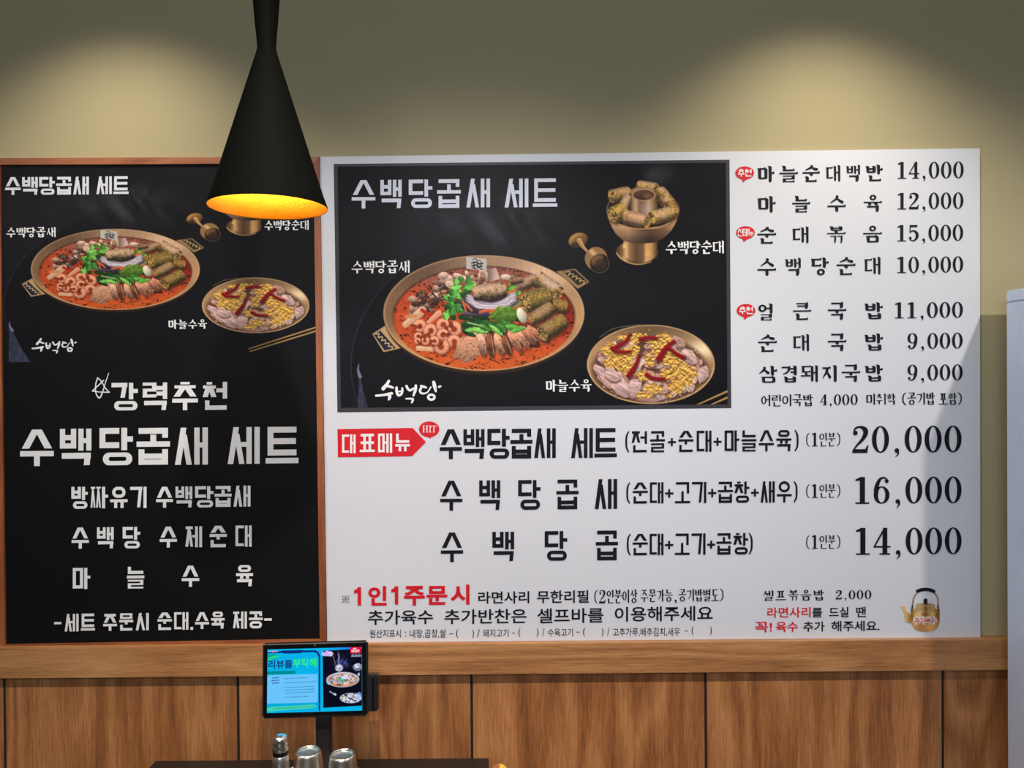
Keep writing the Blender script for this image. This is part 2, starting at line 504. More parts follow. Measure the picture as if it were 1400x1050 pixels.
def syllable(p, ch, x0, y0, x1, y1):
    k = ord(ch) - 0xAC00
    c, v, f = LEADS[k // 588], VOWELS[(k % 588) // 28], TAILS[k % 28]
    w, h, t, D = x1 - x0, y1 - y0, p.t, p.style == 'D'
    a = t / 2
    X = lambda u: x0 + u * w
    Y = lambda u: y0 + u * h
    p.th = t
    p.thin = t * .5
    fin = f != ' '
    def bar(xa, xb, y):
        p.th = t * .92
        p.h(xa, xb, y)
    if v in 'ㅏㅑㅓㅕㅣㅐㅔㅖㅒ':
        vy1 = (Y(.60) if fin else y1)
        if D:
            vy0, i0, i1 = y0, y0, (Y(.54) if fin else Y(.97))
            if c == 'ㅅ' and not fin:
                i1 = y1
        else:
            vy0, i0, i1 = y0, Y(.07 if fin else .13), (Y(.50) if fin else Y(.80))
        ty = Y(.30) if fin else Y(.44)
        if v in 'ㅏㅑ':
            sx = X(.74) - (0 if D else .0)
            jamo(p, c, X(0 if D else .03), i0, sx - a - max(t * .35, w * .05), i1, 'V')
            p.vv(sx, vy0, vy1)
            for y in ([ty] if v == 'ㅏ' else [ty - .1 * h, ty + .1 * h]):
                bar(sx, x1, y)
        elif v in 'ㅓㅕㅣ':
            sx = x1 - a - (0 if D else .06 * w)
            jx = X(.56) if v in 'ㅓㅕ' else sx - a - max(t * .4, w * (.05 if D else .14))
            jamo(p, c, X(0 if D else .03), i0, jx, i1, 'V')
            p.vv(sx, vy0, vy1)
            if v != 'ㅣ':
                for y in ([ty] if v == 'ㅓ' else [ty - .1 * h, ty + .1 * h]):
                    bar(X(.56) if c not in 'ㄹ' or D else X(.58), sx, y)
        else:
            tt = p.t
            p.t = t = min(t, (.165 if D else .158) * w)
            a = t / 2
            p.thin = t * .5
            s2 = x1 - a
            s1 = s2 - t - max(.085 * w, t * .42) if D else s2 - t - .13 * w
            jr = s1 - a - max(t * .42, w * .065)
            if v in 'ㅔㅖ':
                jr = s1 - a - w * .12
            jamo(p, c, X(0 if D else .02), i0, jr if c != 'ㅅ' or v == 'ㅐ' else jr + w * .06, i1, 'V')
            p.vv(s1, vy0 + (0 if D else .05 * h), vy1 - (0 if D else .04 * h)); p.vv(s2, vy0, vy1)
            if v in 'ㅐㅒ':
                bar(s1, s2, ty + (.03 * h if D else 0))
            else:
                bar(jr - .05 * w, s1, ty + .03 * h)
            p.t = t = tt
            a = t / 2
        if fin:
            ty0 = Y(.66)
            if D:
                jamo(p, f, X(.10) if f != 'ㄱ' else X(.06), ty0, X(.98), y1, 'T')
            else:
                jamo(p, f, X(.2), Y(.64), X(.9), y1, 'T')
    elif v in 'ㅗㅛㅜㅠㅡ':
        ix0, ix1 = (X(.06), X(.94)) if D else (X(.18), X(.82))
        if c == 'ㅅ' or c in 'ㅈㅊ':
            ix0, ix1 = (X(.05), X(.95)) if D else (X(.12), X(.88))
        if D and c == 'ㅇ':
            ix0, ix1 = X(.12), X(.88)
        cx = (x0 + x1) / 2
        if not fin:
            if v in 'ㅗㅛ':
                i1, by = Y(.54), y1 - (t * .46 if D else t * .4)
                jamo(p, c, ix0, y0 if D else Y(.05), ix1, i1 if c != 'ㅍ' else Y(.56), 'H')
                for sx in ([cx] if v == 'ㅗ' else [X(.33), X(.67)]):
                    p.vv(sx, Y(.56) if c != 'ㄱ' else Y(.44), by)
            elif v in 'ㅜㅠ':
                i1, by = Y(.52), Y(.66)
                jamo(p, c, ix0, y0 if D else Y(.02), ix1, i1 if D else Y(.49), 'H')
                for sx in ([cx] if v == 'ㅜ' else [X(.32), X(.68)]):
                    p.vv(sx, by, y1)
            else:
                by = y1 - (t * .46 if D else .1 * h)
                jamo(p, c, ix0, y0 if D else Y(.08), ix1, y1 - t * 1.35 if D else Y(.68), 'H')
            bar(x0, x1, by)
        else:
            if v in 'ㅗㅛ':
                jamo(p, c, ix0, y0, ix1, Y(.27), 'H')
                by, f0 = Y(.44), Y(.58)
                for sx in ([cx] if v == 'ㅗ' else [X(.33), X(.67)]):
                    p.vv(sx, Y(.27) if c != 'ㄱ' else Y(.18), by)
            elif v in 'ㅜㅠ':
                jamo(p, c, ix0, y0, ix1, Y(.32), 'H')
                by, f0 = Y(.45), Y(.66)
                for sx in ([cx] if v == 'ㅜ' else [X(.33), X(.67)]):
                    p.vv(sx, by, Y(.64))
            else:
                jamo(p, c, ix0, y0, ix1, Y(.33), 'H')
                by, f0 = Y(.47), Y(.60)
            t1 = p.t
            bar(x0, x1, by)
            if D:
                jamo(p, f, X(.06), f0, X(.94), y1, 'T')
            else:
                jamo(p, f, X(.18), f0, X(.82), y1, 'T')
    else:      # compound vowels
        t0 = p.t
        p.t = t = min(t, .15 * w)
        p.thin = t * .5
        a = t / 2
        sx = x1 - a
        jamo(p, c, X(.06), Y(.04), X(.58), Y(.42 if not fin else .32), 'H')
        by = Y(.62 if not fin else .46)
        bar(x0, X(.66) if v not in 'ㅙㅞ' else X(.58), by)
        if v in 'ㅘㅙㅚ':
            p.vv(X(.32), Y(.42), by)
        else:
            p.vv(X(.32), by, Y(.95 if not fin else .64))
        if v in 'ㅙㅞ':
            p.vv(sx - t - .11 * w, Y(.04), Y(.96)); p.vv(sx, y0, y1); bar(sx - t - .11 * w, sx, Y(.45))
        else:
            p.vv(sx, y0, y1 if not fin else Y(.7))
            if v == 'ㅝ':
                bar(X(.62), sx, by + .1 * h)
        if fin:
            jamo(p, f, X(.2), Y(.74), X(.95), y1, 'T')
        p.t = t0

def digit(p, ch, x0, y0, x1, y1):
    """book-face figures with heavy uprights"""
    w, h = x1 - x0, y1 - y0
    X = lambda u: x0 + u * w
    Y = lambda u: y0 + u * h
    N = 40
    k = .26 * w
    n = .09 * w
    def P(*q):
        return [(X(a), Y(b), c * w) for a, b, c in q]
    if ch == '0':
        cx, cy = X(.5), Y(.5)
        A = [(cx + .46 * w * math.cos(2 * math.pi * i / N), cy + .5 * h * math.sin(2 * math.pi * i / N)) for i in range(N)]
        B = [(cx + .215 * w * math.cos(2 * math.pi * i / N), cy + .455 * h * math.sin(2 * math.pi * i / N)) for i in range(N)]
        p.strip(A, B, True)
    elif ch == '1':
        p.poly([(X(.38), Y(0)), (X(.66), Y(0)), (X(.66), Y(.97)), (X(.38), Y(.97))])
        p.poly([(X(.14), Y(.09)), (X(.42), Y(0)), (X(.5), Y(0)), (X(.5), Y(.12)), (X(.15), Y(.15))])
        p.poly([(X(.14), Y(.945)), (X(.89), Y(.945)), (X(.89), Y(1)), (X(.14), Y(1))])
    elif ch == '2':
        p.disc(X(.22), Y(.26), .13 * w)
        p.brush(P((.14, .25, .08), (.22, .09, .10), (.48, .035, .12), (.74, .13, .25), (.76, .30, .25), (.58, .52, .17), (.28, .74, .10), (.10, .93, .08)), cap=False)
        p.poly([(X(.05), Y(1)), (X(.08), Y(.86)), (X(.75), Y(.86)), (X(.86), Y(.72)), (X(.93), Y(.72)), (X(.86), Y(1))])
    elif ch == '4':
        p.poly([(X(.56), Y(0)), (X(.79), Y(0)), (X(.79), Y(.96)), (X(.53), Y(.96)), (X(.53), Y(.2))])
        p.poly([(X(.60), Y(0)), (X(.68), Y(.04)), (X(.13), Y(.70)), (X(.03), Y(.70))])
        p.poly([(X(.03), Y(.675)), (X(.97), Y(.675)), (X(.97), Y(.735)), (X(.03), Y(.735))])
        p.poly([(X(.36), Y(.945)), (X(.94), Y(.945)), (X(.94), Y(1)), (X(.36), Y(1))])
    elif ch == '5':
        p.poly([(X(.17), Y(0)), (X(.84), Y(0)), (X(.80), Y(.13)), (X(.17), Y(.13))])
        p.poly([(X(.15), Y(0)), (X(.23), Y(0)), (X(.23), Y(.5)), (X(.14), Y(.5))])
        p.brush(P((.16, .48, .07), (.30, .39, .10), (.56, .37, .14), (.78, .52, .24), (.79, .74, .25), (.60, .93, .15), (.36, .965, .09), (.16, .86, .09)), cap=False)
        p.disc(X(.2), Y(.8), .12 * w)
    elif ch in '69':
        s = 1 if ch == '6' else -1
        q = lambda a, b, c: (.5 + s * (a - .5), .5 + s * (b - .5), c)
        N2 = 32
        cx, cy = X(.5), Y(.5 + s * .175)
        A = [(cx + .43 * w * math.cos(2 * math.pi * i / N2), cy + .325 * h * math.sin(2 * math.pi * i / N2)) for i in range(N2)]
        B = [(cx + .20 * w * math.cos(2 * math.pi * i / N2), cy + .28 * h * math.sin(2 * math.pi * i / N2)) for i in range(N2)]
        p.strip(A, B, True)
        p.brush(P(q(.19, .66, .24), q(.22, .40, .24), q(.36, .14, .18), q(.58, .03, .10), q(.80, .09, .08)), cap=False)
        d = q(.78, .16, .1)
        p.disc(X(d[0]), Y(d[1]), .11 * w)
    elif ch == ',':
        r = .19 * h if h < w * 2 else .32 * w
        cx = X(.5)
        r = h * .085
        p.disc(cx, y1 - r, r)
        p.brush([(cx + r * .45, y1 - r, r * 1.1), (cx + r * .5, y1 + r * .6, r * .7), (cx - r * .7, y1 + r * 2.0, r * .2)], cap=False)

def words_of(runs):
    """groups the runs of one line into words, each of which becomes a part of its own"""
    if len(runs) < 2:
        return [runs]
    gaps = [b[1] - a[2] for a, b in zip(runs[:-1], runs[1:])]
    lim = max(1.8 * max(min(gaps), .5), .34 * (runs[0][4] - runs[0][3]))
    out = [[runs[0]]]
    for g, q in zip(gaps, runs[1:]):
        if g > lim:
            out.append([q])
        else:
            out[-1].append(q)
    return out

def put_run(p, text, x0, x1, y0, y1, gap=.10):
    """characters spread evenly over x0..x1; a comma takes half a cell"""
    wt = [(.62 if ch == ',' else .55 if ch in '()' else 1.0) for ch in text]
    n = len(text)
    cw = (x1 - x0) / (sum(wt) + gap * (n - 1))
    x = x0
    for ch, k in zip(text, wt):
        if '가' <= ch <= '힣':
            syllable(p, ch, x, y0, x + cw * k, y1)
        elif ch in '0123456789':
            digit(p, ch, x, y0, x + cw * k, y1)
        elif ch == ',':
            digit(p, ',', x, y0, x + cw * k, y1)
        elif ch == '+':
            cx, cy, r = x + cw * k / 2, (y0 + y1) / 2 + .03 * (y1 - y0), min(cw * .46, (y1 - y0) * .2)
            q = p.t * .42
            p.poly([(cx - r, cy - q), (cx + r, cy - q), (cx + r, cy + q), (cx - r, cy + q)])
            p.poly([(cx - q, cy - r), (cx + q, cy - r), (cx + q, cy + r), (cx - q, cy + r)])
        elif ch in '()':
            s = 1 if ch == '(' else -1
            cx, ww = x + cw * k / 2, cw * k * .8
            e = p.t * .45
            p.brush([(cx + s * ww * .4, y0, e), (cx - s * ww * .3, y0 + .25 * (y1 - y0), p.t * .75), (cx - s * ww * .3, y0 + .75 * (y1 - y0), p.t * .75), (cx + s * ww * .4, y1, e)], cap=False)
        elif ch == '-':
            p.poly([(x, (y0 + y1) / 2 - p.t * .45), (x + cw * k, (y0 + y1) / 2 - p.t * .45), (x + cw * k, (y0 + y1) / 2 + p.t * .45), (x, (y0 + y1) / 2 + p.t * .45)])
        elif ch == '.':
            p.poly([(x, y1 - p.t * 1.1), (x + p.t * 1.1, y1 - p.t * 1.1), (x + p.t * 1.1, y1), (x, y1)])
        x += cw * (k + gap)

def lettering(parent, y, material, style, t, runs, label=None, slope=-.010, xref=None, gap=.10, name='lettering', pen=None):
    ws = words_of(runs)
    if len(ws) > 1:
        for q in ws:
            lettering(parent, y, material, style, t, q, label, slope, gap=gap, name=name)
        return
    """runs: (text, x0, x1, top, bottom) in photo pixels measured at each run's own left end"""
    p = pen or Pen(style, t)
    if runs:
        for (text, x0, x1, y0, y1) in runs:
            k = len(p.v)
            put_run(p, text, x0, x1, y0, y1, gap)
            p.v[k:] = [(a, b + slope * (a - x0)) for a, b in p.v[k:]]
    return flat(name, p, y, material, parent, label)
def flat(name, p, y, material, parent, label=None):
    vs = [W(a, b, y - l) for (a, b), l in zip(p.v, p.lay)]
    fs = []
    for f in p.f:
        q = [p.v[i] for i in f]
        s = sum(q[i][0] * q[(i + 1) % len(q)][1] - q[(i + 1) % len(q)][0] * q[i][1] for i in range(len(q)))
        fs.append(f if s < 0 else tuple(reversed(f)))     # face the room
    o = mesh_from(name, vs, fs, material)
    keep(o, parent)
    if label:
        o['label'] = label
    return o

_font = None
def type_line(parent, y, material, bold, runs, label=None, slope=-.010, name='lettering', pen=None):
    ws = words_of(runs)
    if len(ws) > 1 and pen is None:
        for q in ws:
            type_line(parent, y, material, bold, q, label, slope, name)
        return
    """plain sans text through a text curve: runs of (text, x0, x1, top, bottom)"""
    vs, fs = [], []
    for (text, x0, x1, y0, y1) in runs:
        cu = bpy.data.curves.new('type', 'FONT')
        cu.body = text
        cu.offset = bold
        cu.resolution_u = 3
        o = bpy.data.objects.new('type', cu)
        COL.objects.link(o)
        dg = bpy.context.evaluated_depsgraph_get()
        me = bpy.data.meshes.new_from_object(o.evaluated_get(dg))
        co = np.empty(len(me.vertices) * 3)
        me.vertices.foreach_get('co', co)
        co = co.reshape(-1, 3)
        lo, hi = co.min(0), co.max(0)
        k = len(vs)
        for c in co:
            px = x0 + (c[0] - lo[0]) / (hi[0] - lo[0]) * (x1 - x0)
            py = y1 - (c[1] - lo[1]) / (hi[1] - lo[1]) * (y1 - y0) + slope * (px - x0)
            vs.append(W(px, py, y))
        fs += [tuple(k + i for i in pl.vertices) for pl in me.polygons]
        bpy.data.objects.remove(o); bpy.data.curves.remove(cu); bpy.data.meshes.remove(me)
    if pen is not None:
        k = len(vs)
        vs += [W(a, b, y - l) for (a, b), l in zip(pen.v, pen.lay)]
        fs += [tuple(k + i for i in f) for f in pen.f]
    o = mesh_from(name, vs, fs, material)
    keep(o, parent)
    if label:
        o['label'] = label
    return o

def logo(p, x, y, sx, sy):
    """the brushed house logo; x, y its lower left in photo pixels (drawn on a 700 x 270 grid)"""
    def B(pts, **k):
        p.brush([(x + (a - 565) * sx, y + (b - 275) * sy, c * (sx + sy) / 2) for a, b, c in pts], **k)
    B([(712, 162, 28), (690, 200, 34), (652, 244, 40)])
    B([(690, 212, 24), (726, 222, 28), (760, 234, 20)])
    B([(578, 318, 24), (650, 312, 26), (742, 294, 32)])
    B([(718, 310, 34), (722, 335, 34), (712, 358, 22)])
    B([(795, 232, 26), (796, 270, 28), (812, 312, 28), (842, 304, 26), (856, 270, 24), (855, 240, 22)])
    B([(800, 276, 16), (846, 270, 16)])
    B([(900, 216, 28), (916, 246, 26), (940, 262, 24), (975, 240, 20)])
    B([(1000, 212, 28), (994, 260, 32), (975, 316, 22)])
    B([(896, 350, 16), (940, 350, 20), (968, 358, 26), (956, 392, 18)])
    B([(1052, 214, 20), (1080, 222, 28), (1110, 232, 20)])
    B([(1058, 230, 24), (1044, 268, 26), (1066, 294, 22), (1120, 284, 16), (1160, 226, 14)])
    B([(1190, 176, 34), (1200, 220, 38), (1212, 272, 22)])
    B([(1248, 224, 26), (1266, 218, 16)])
    q = [(1165 + 34 * math.cos(a), 334 + 26 * math.sin(a)) for a in [2 * math.pi * k / 20 for k in range(21)]]
    B([(a, b, 26) for a, b in q], n=2, cap=False)
# ---------------------------------------------------------------- the printed photographs
def vnoise(x, y, seed=0):
    xi, yi = np.floor(x).astype(np.int64), np.floor(y).astype(np.int64)
    xf, yf = x - xi, y - yi
    def hsh(a, b):
        n = (a * 374761393 + b * 668265263 + seed * 1442695041) & 0x7fffffff
        n = ((n ^ (n >> 13)) * 1274126177) & 0x7fffffff
        return ((n ^ (n >> 16)) & 0xffff) / 65535.0
    u, v = xf * xf * (3 - 2 * xf), yf * yf * (3 - 2 * yf)
    return (hsh(xi, yi) * (1 - u) + hsh(xi + 1, yi) * u) * (1 - v) + (hsh(xi, yi + 1) * (1 - u) + hsh(xi + 1, yi + 1) * u) * v
def fbm(x, y, seed=0, o=4):
    s, a, t = 0, 1.0, 0
    for k in range(o):
        s = s + a * vnoise(x * 2 ** k, y * 2 ** k, seed + k * 17); t += a; a *= .5
    return s / t
def sstep(a, b, x):
    t = np.clip((x - a) / (b - a), 0, 1)
    return t * t * (3 - 2 * t)
def C3(c):
    return np.array(c, float) / 255.0

class Art:
    """paints a flat print; X, Y hold each sample's place in the picture"""
    def __init__(s, X, Y, base):
        s.X, s.Y = X, Y
        s.c = np.empty(X.shape + (3,)); s.c[:] = C3(base)
        s.xm, s.ym = X.mean(0), Y.mean(1)
        s.rng = random.Random(11)
    def win(s, x0, y0, x1, y1, m=8):
        ix = np.where((s.xm > x0 - m) & (s.xm < x1 + m))[0]
        iy = np.where((s.ym > y0 - m) & (s.ym < y1 + m))[0]
        if len(ix) == 0 or len(iy) == 0:
            return None
        return (slice(iy[0], iy[-1] + 1), slice(ix[0], ix[-1] + 1))
    def put(s, w, col, al):
        a = np.clip(al, 0, 1)[..., None]
        col = np.asarray(col, float)
        s.c[w] = s.c[w] * (1 - a) + col * a
    def local(s, cx, cy, R, ang=0):
        w = s.win(cx - R, cy - R, cx + R, cy + R)
        if w is None:
            return None, None, None
        x, y = s.X[w] - cx, s.Y[w] - cy
        c, n = math.cos(ang), math.sin(ang)
        return w, x * c + y * n, -x * n + y * c
    def ellipse(s, cx, cy, a, b, col, ang=0, soft=.8, alpha=1.0, shade=0.0):
        w, u, v = s.local(cx, cy, max(a, b) + 3, ang)
        if w is None:
            return
        q = np.sqrt((u / a) ** 2 + (v / b) ** 2)
        d = (q - 1) * min(a, b)
        col = C3(col) * np.ones(u.shape + (3,))
        if shade:
            col = col * (1 + shade * np.clip(-v / b * .8 - u / a * .3 - .3 * q, -1, 1))[..., None]
        s.put(w, np.clip(col, 0, 1), alpha * sstep(soft, -soft, d))
    def blob(s, cx, cy, a, b, col, ang=0, alpha=1.0, seed=0, rough=.35, freq=.2, grain=.2, shade=.45):
        """irregular lump of food with soft top light"""
        w, u, v = s.local(cx, cy, max(a, b) * 1.5 + 3, ang)
        if w is None:
            return
        nz = fbm(s.X[w] * freq, s.Y[w] * freq, seed)
        g = fbm(u * .22, v * .75, seed + 5, 4)
        q = np.sqrt((u / a) ** 2 + (v / b) ** 2) + (nz - .5) * 2 * rough
        lit = 1 + shade * np.clip(-(s.Y[w] - cy) / b * .7 - .25 * q + .1, -1, 1) + grain * (g - .5) * 2
        s.put(w, np.clip(C3(col) * lit[..., None], 0, 1), alpha * sstep(1.06, .94, q))
    def poly(s, pts, col, soft=.6, alpha=1.0):
        P = np.array(pts, float)
        w = s.win(P[:, 0].min(), P[:, 1].min(), P[:, 0].max(), P[:, 1].max(), 3)
        if w is None:
            return
        x, y = s.X[w], s.Y[w]
        ins = np.zeros(x.shape, bool); d2 = np.full(x.shape, 1e9)
        for i in range(len(P)):
            a, b = P[i], P[(i + 1) % len(P)]
            c = ((a[1] > y) != (b[1] > y)) & (x < (b[0] - a[0]) * (y - a[1]) / (b[1] - a[1] + 1e-12) + a[0])
            ins ^= c
            e = b - a
            t = np.clip(((x - a[0]) * e[0] + (y - a[1]) * e[1]) / (e @ e + 1e-12), 0, 1)
            d2 = np.minimum(d2, (x - a[0] - t * e[0]) ** 2 + (y - a[1] - t * e[1]) ** 2)
        d = np.sqrt(d2) * np.where(ins, -1, 1)
        col = C3(col) if not callable(col) else col(x, y)
        s.put(w, col, alpha * sstep(soft, -soft, d))
    def line(s, pts, w0, w1, col, soft=.5, alpha=1.0, smooth=True, hl=None):
        q = np.array(catmull([(a, b) for a, b in pts], 6)) if smooth and len(pts) > 2 else np.array(pts, float)
        m = max(w0, w1)
        w = s.win(q[:, 0].min() - m, q[:, 1].min() - m, q[:, 0].max() + m, q[:, 1].max() + m, 3)
        if w is None:
            return
        x, y = s.X[w], s.Y[w]
        best = np.full(x.shape, 1e9); side = np.zeros(x.shape)
        n = len(q) - 1
        for i in range(n):
            a, b = q[i], q[i + 1]
            e = b - a
            L = e @ e + 1e-12
            t = np.clip(((x - a[0]) * e[0] + (y - a[1]) * e[1]) / L, 0, 1)
            r = (w0 + (w1 - w0) * (i + t) / n) / 2
            dd = np.hypot(x - a[0] - t * e[0], y - a[1] - t * e[1])
            d = dd - r
            k = d < best
            best = np.where(k, d, best)
            side = np.where(k, (y - a[1] - t * e[1]) / np.maximum(r, .1), side)
        col = C3(col) * np.ones(x.shape + (3,))
        if hl is not None:
            col = col + (C3(hl) - col) * (.75 * sstep(.35, -.75, side) * sstep(-1.15, -.6, side))[..., None]
        s.put(w, col, alpha * sstep(soft, -soft, best))
    def sundae(s, cx, cy, L, Wd, deg, skin=(168, 132, 102), fill=(116, 96, 50), end=1, skinned=.5, seed=1):
        """short cut of blood sausage: pale skin on top, mottled olive filling"""
        ang = math.radians(deg)
        w, u, v = s.local(cx, cy, L * .75 + Wd, ang)
        if w is None:
            return
        a, b = L / 2, Wd / 2
        X, Y = s.X[w], s.Y[w]
        n1 = fbm(X * .55, Y * .55, seed, 4); n2 = fbm(X * .22, Y * .22, seed + 9, 3)
        rc = b * .55
        qx, qy = np.abs(u) - (a - rc), np.abs(v) - (b - rc)
        d = np.hypot(np.maximum(qx, 0), np.maximum(qy, 0)) + np.minimum(np.maximum(qx, qy), 0) - rc + (n1 - .5) * 2.4
        vv = np.clip(v / b, -1, 1)
        up = v * math.cos(ang) + u * math.sin(ang)
        lit = .50 + .72 * np.clip(1 - np.abs(vv + .35) ** 1.8, 0, 1)
        sk = sstep(.35, .62, skinned + (n2 - .5) * .9 - vv * .18 - np.abs(u) / a * .14)
        col = C3(fill) * (1 - sk[..., None]) + C3(skin) * sk[..., None]
        mott = np.where(sk > .5, .9 + .3 * (n1 - .5), .55 + 1.0 * n1)
        s.ellipse(cx + 1.5, cy + b * .55, a * .95, b * .8, (18, 10, 8), ang, 3, .55)
        s.put(w, np.clip(col * (lit * mott)[..., None], 0, 1), sstep(.6, -.6, d))
        if end:
            ex = end * (a - b * .30)
            q = np.sqrt(((u - ex) / (b * .52)) ** 2 + (v / (b * .92)) ** 2)
            n3 = fbm(X * .5, Y * .5, seed + 3, 4)
            c2 = C3((158, 126, 70)) * (.42 + .95 * sstep(.28, .75, n3))[..., None]
            s.put(w, np.clip(c2, 0, 1), sstep(1.05, .93, q) * .92)
    def shrimp(s, cx, cy, r, deg, seed=0):
        a0 = math.radians(deg)
        w, u, v = s.local(cx, cy, r * 1.7, 0)
        if w is None:
            return
        s.ellipse(cx + 1, cy + 1.5, r * 1.1, r * 1.0, (110, 42, 26), 0, 2, .5)
        th = np.mod(np.arctan2(v, u) - a0, 2 * math.pi)
        f = th / math.radians(300)
        tk = r * (.62 - .30 * np.clip(f, 0, 1))
        rad = np.hypot(u, v)
        rr = r * .68 - r * .1 * f
        d = np.abs(rad - rr) - tk * .62
        d = np.where(f > 1, np.maximum(d, .8), d)
        k = (rad - rr) / np.maximum(tk * .62, .1)
        lit = .80 + .26 * np.clip(1 - (k + .1) ** 2, -.6, 1) - .12 * v / r
        seg = .5 + .5 * np.cos(th * 9)
        col = C3((232, 158, 122)) * (lit * (.93 + .09 * seg))[..., None]
        col = col + (C3((206, 84, 52)) - col) * (sstep(.55, 1.0, k) * .55 * (seg > .3))[..., None]
        s.put(w, np.clip(col, 0, 1), sstep(.6, -.6, d))
    def leaf(s, cx, cy, L, Wd, deg, col, seed=0):
        w, u, v = s.local(cx, cy, L * .6 + 2, math.radians(deg))
        if w is None:
            return
        a = L / 2
        wd = Wd / 2 * (1 - np.clip(np.abs(u / a), 0, 1) ** 2.2)
        nz = fbm(s.X[w] * .5, s.Y[w] * .5, seed, 3)
        d = np.abs(v) - wd + (nz - .5) * Wd * .35
        lit = .72 + .65 * nz + .25 * np.clip(-v / (Wd / 2), -1, 1)
        vein = np.exp(-(v / (.09 * Wd + .2)) ** 2) * .25 + .10 * (np.cos(u / L * 26 + np.abs(v) / Wd * 8) > .6)
        s.put(w, np.clip(C3(col) * (lit + vein)[..., None], 0, 1), sstep(.6, -.5, d) * (np.abs(u) < a))
    def smoke(s, cx, cy, rx, ry, amt, col=(120, 118, 124), seed=0):
        w = s.win(cx - rx, cy - ry, cx + rx, cy + ry)
        if w is None:
            return
        x, y = s.X[w], s.Y[w]
        q = np.exp(-(((x - cx) / rx) ** 2 + ((y - cy) / ry) ** 2) * 3.0)
        n = fbm((x + 14 * np.sin(y * .05)) * .045, y * .022, seed, 5)
        s.put(w, C3(col), amt * 1.5 * q * sstep(.28, .85, n))

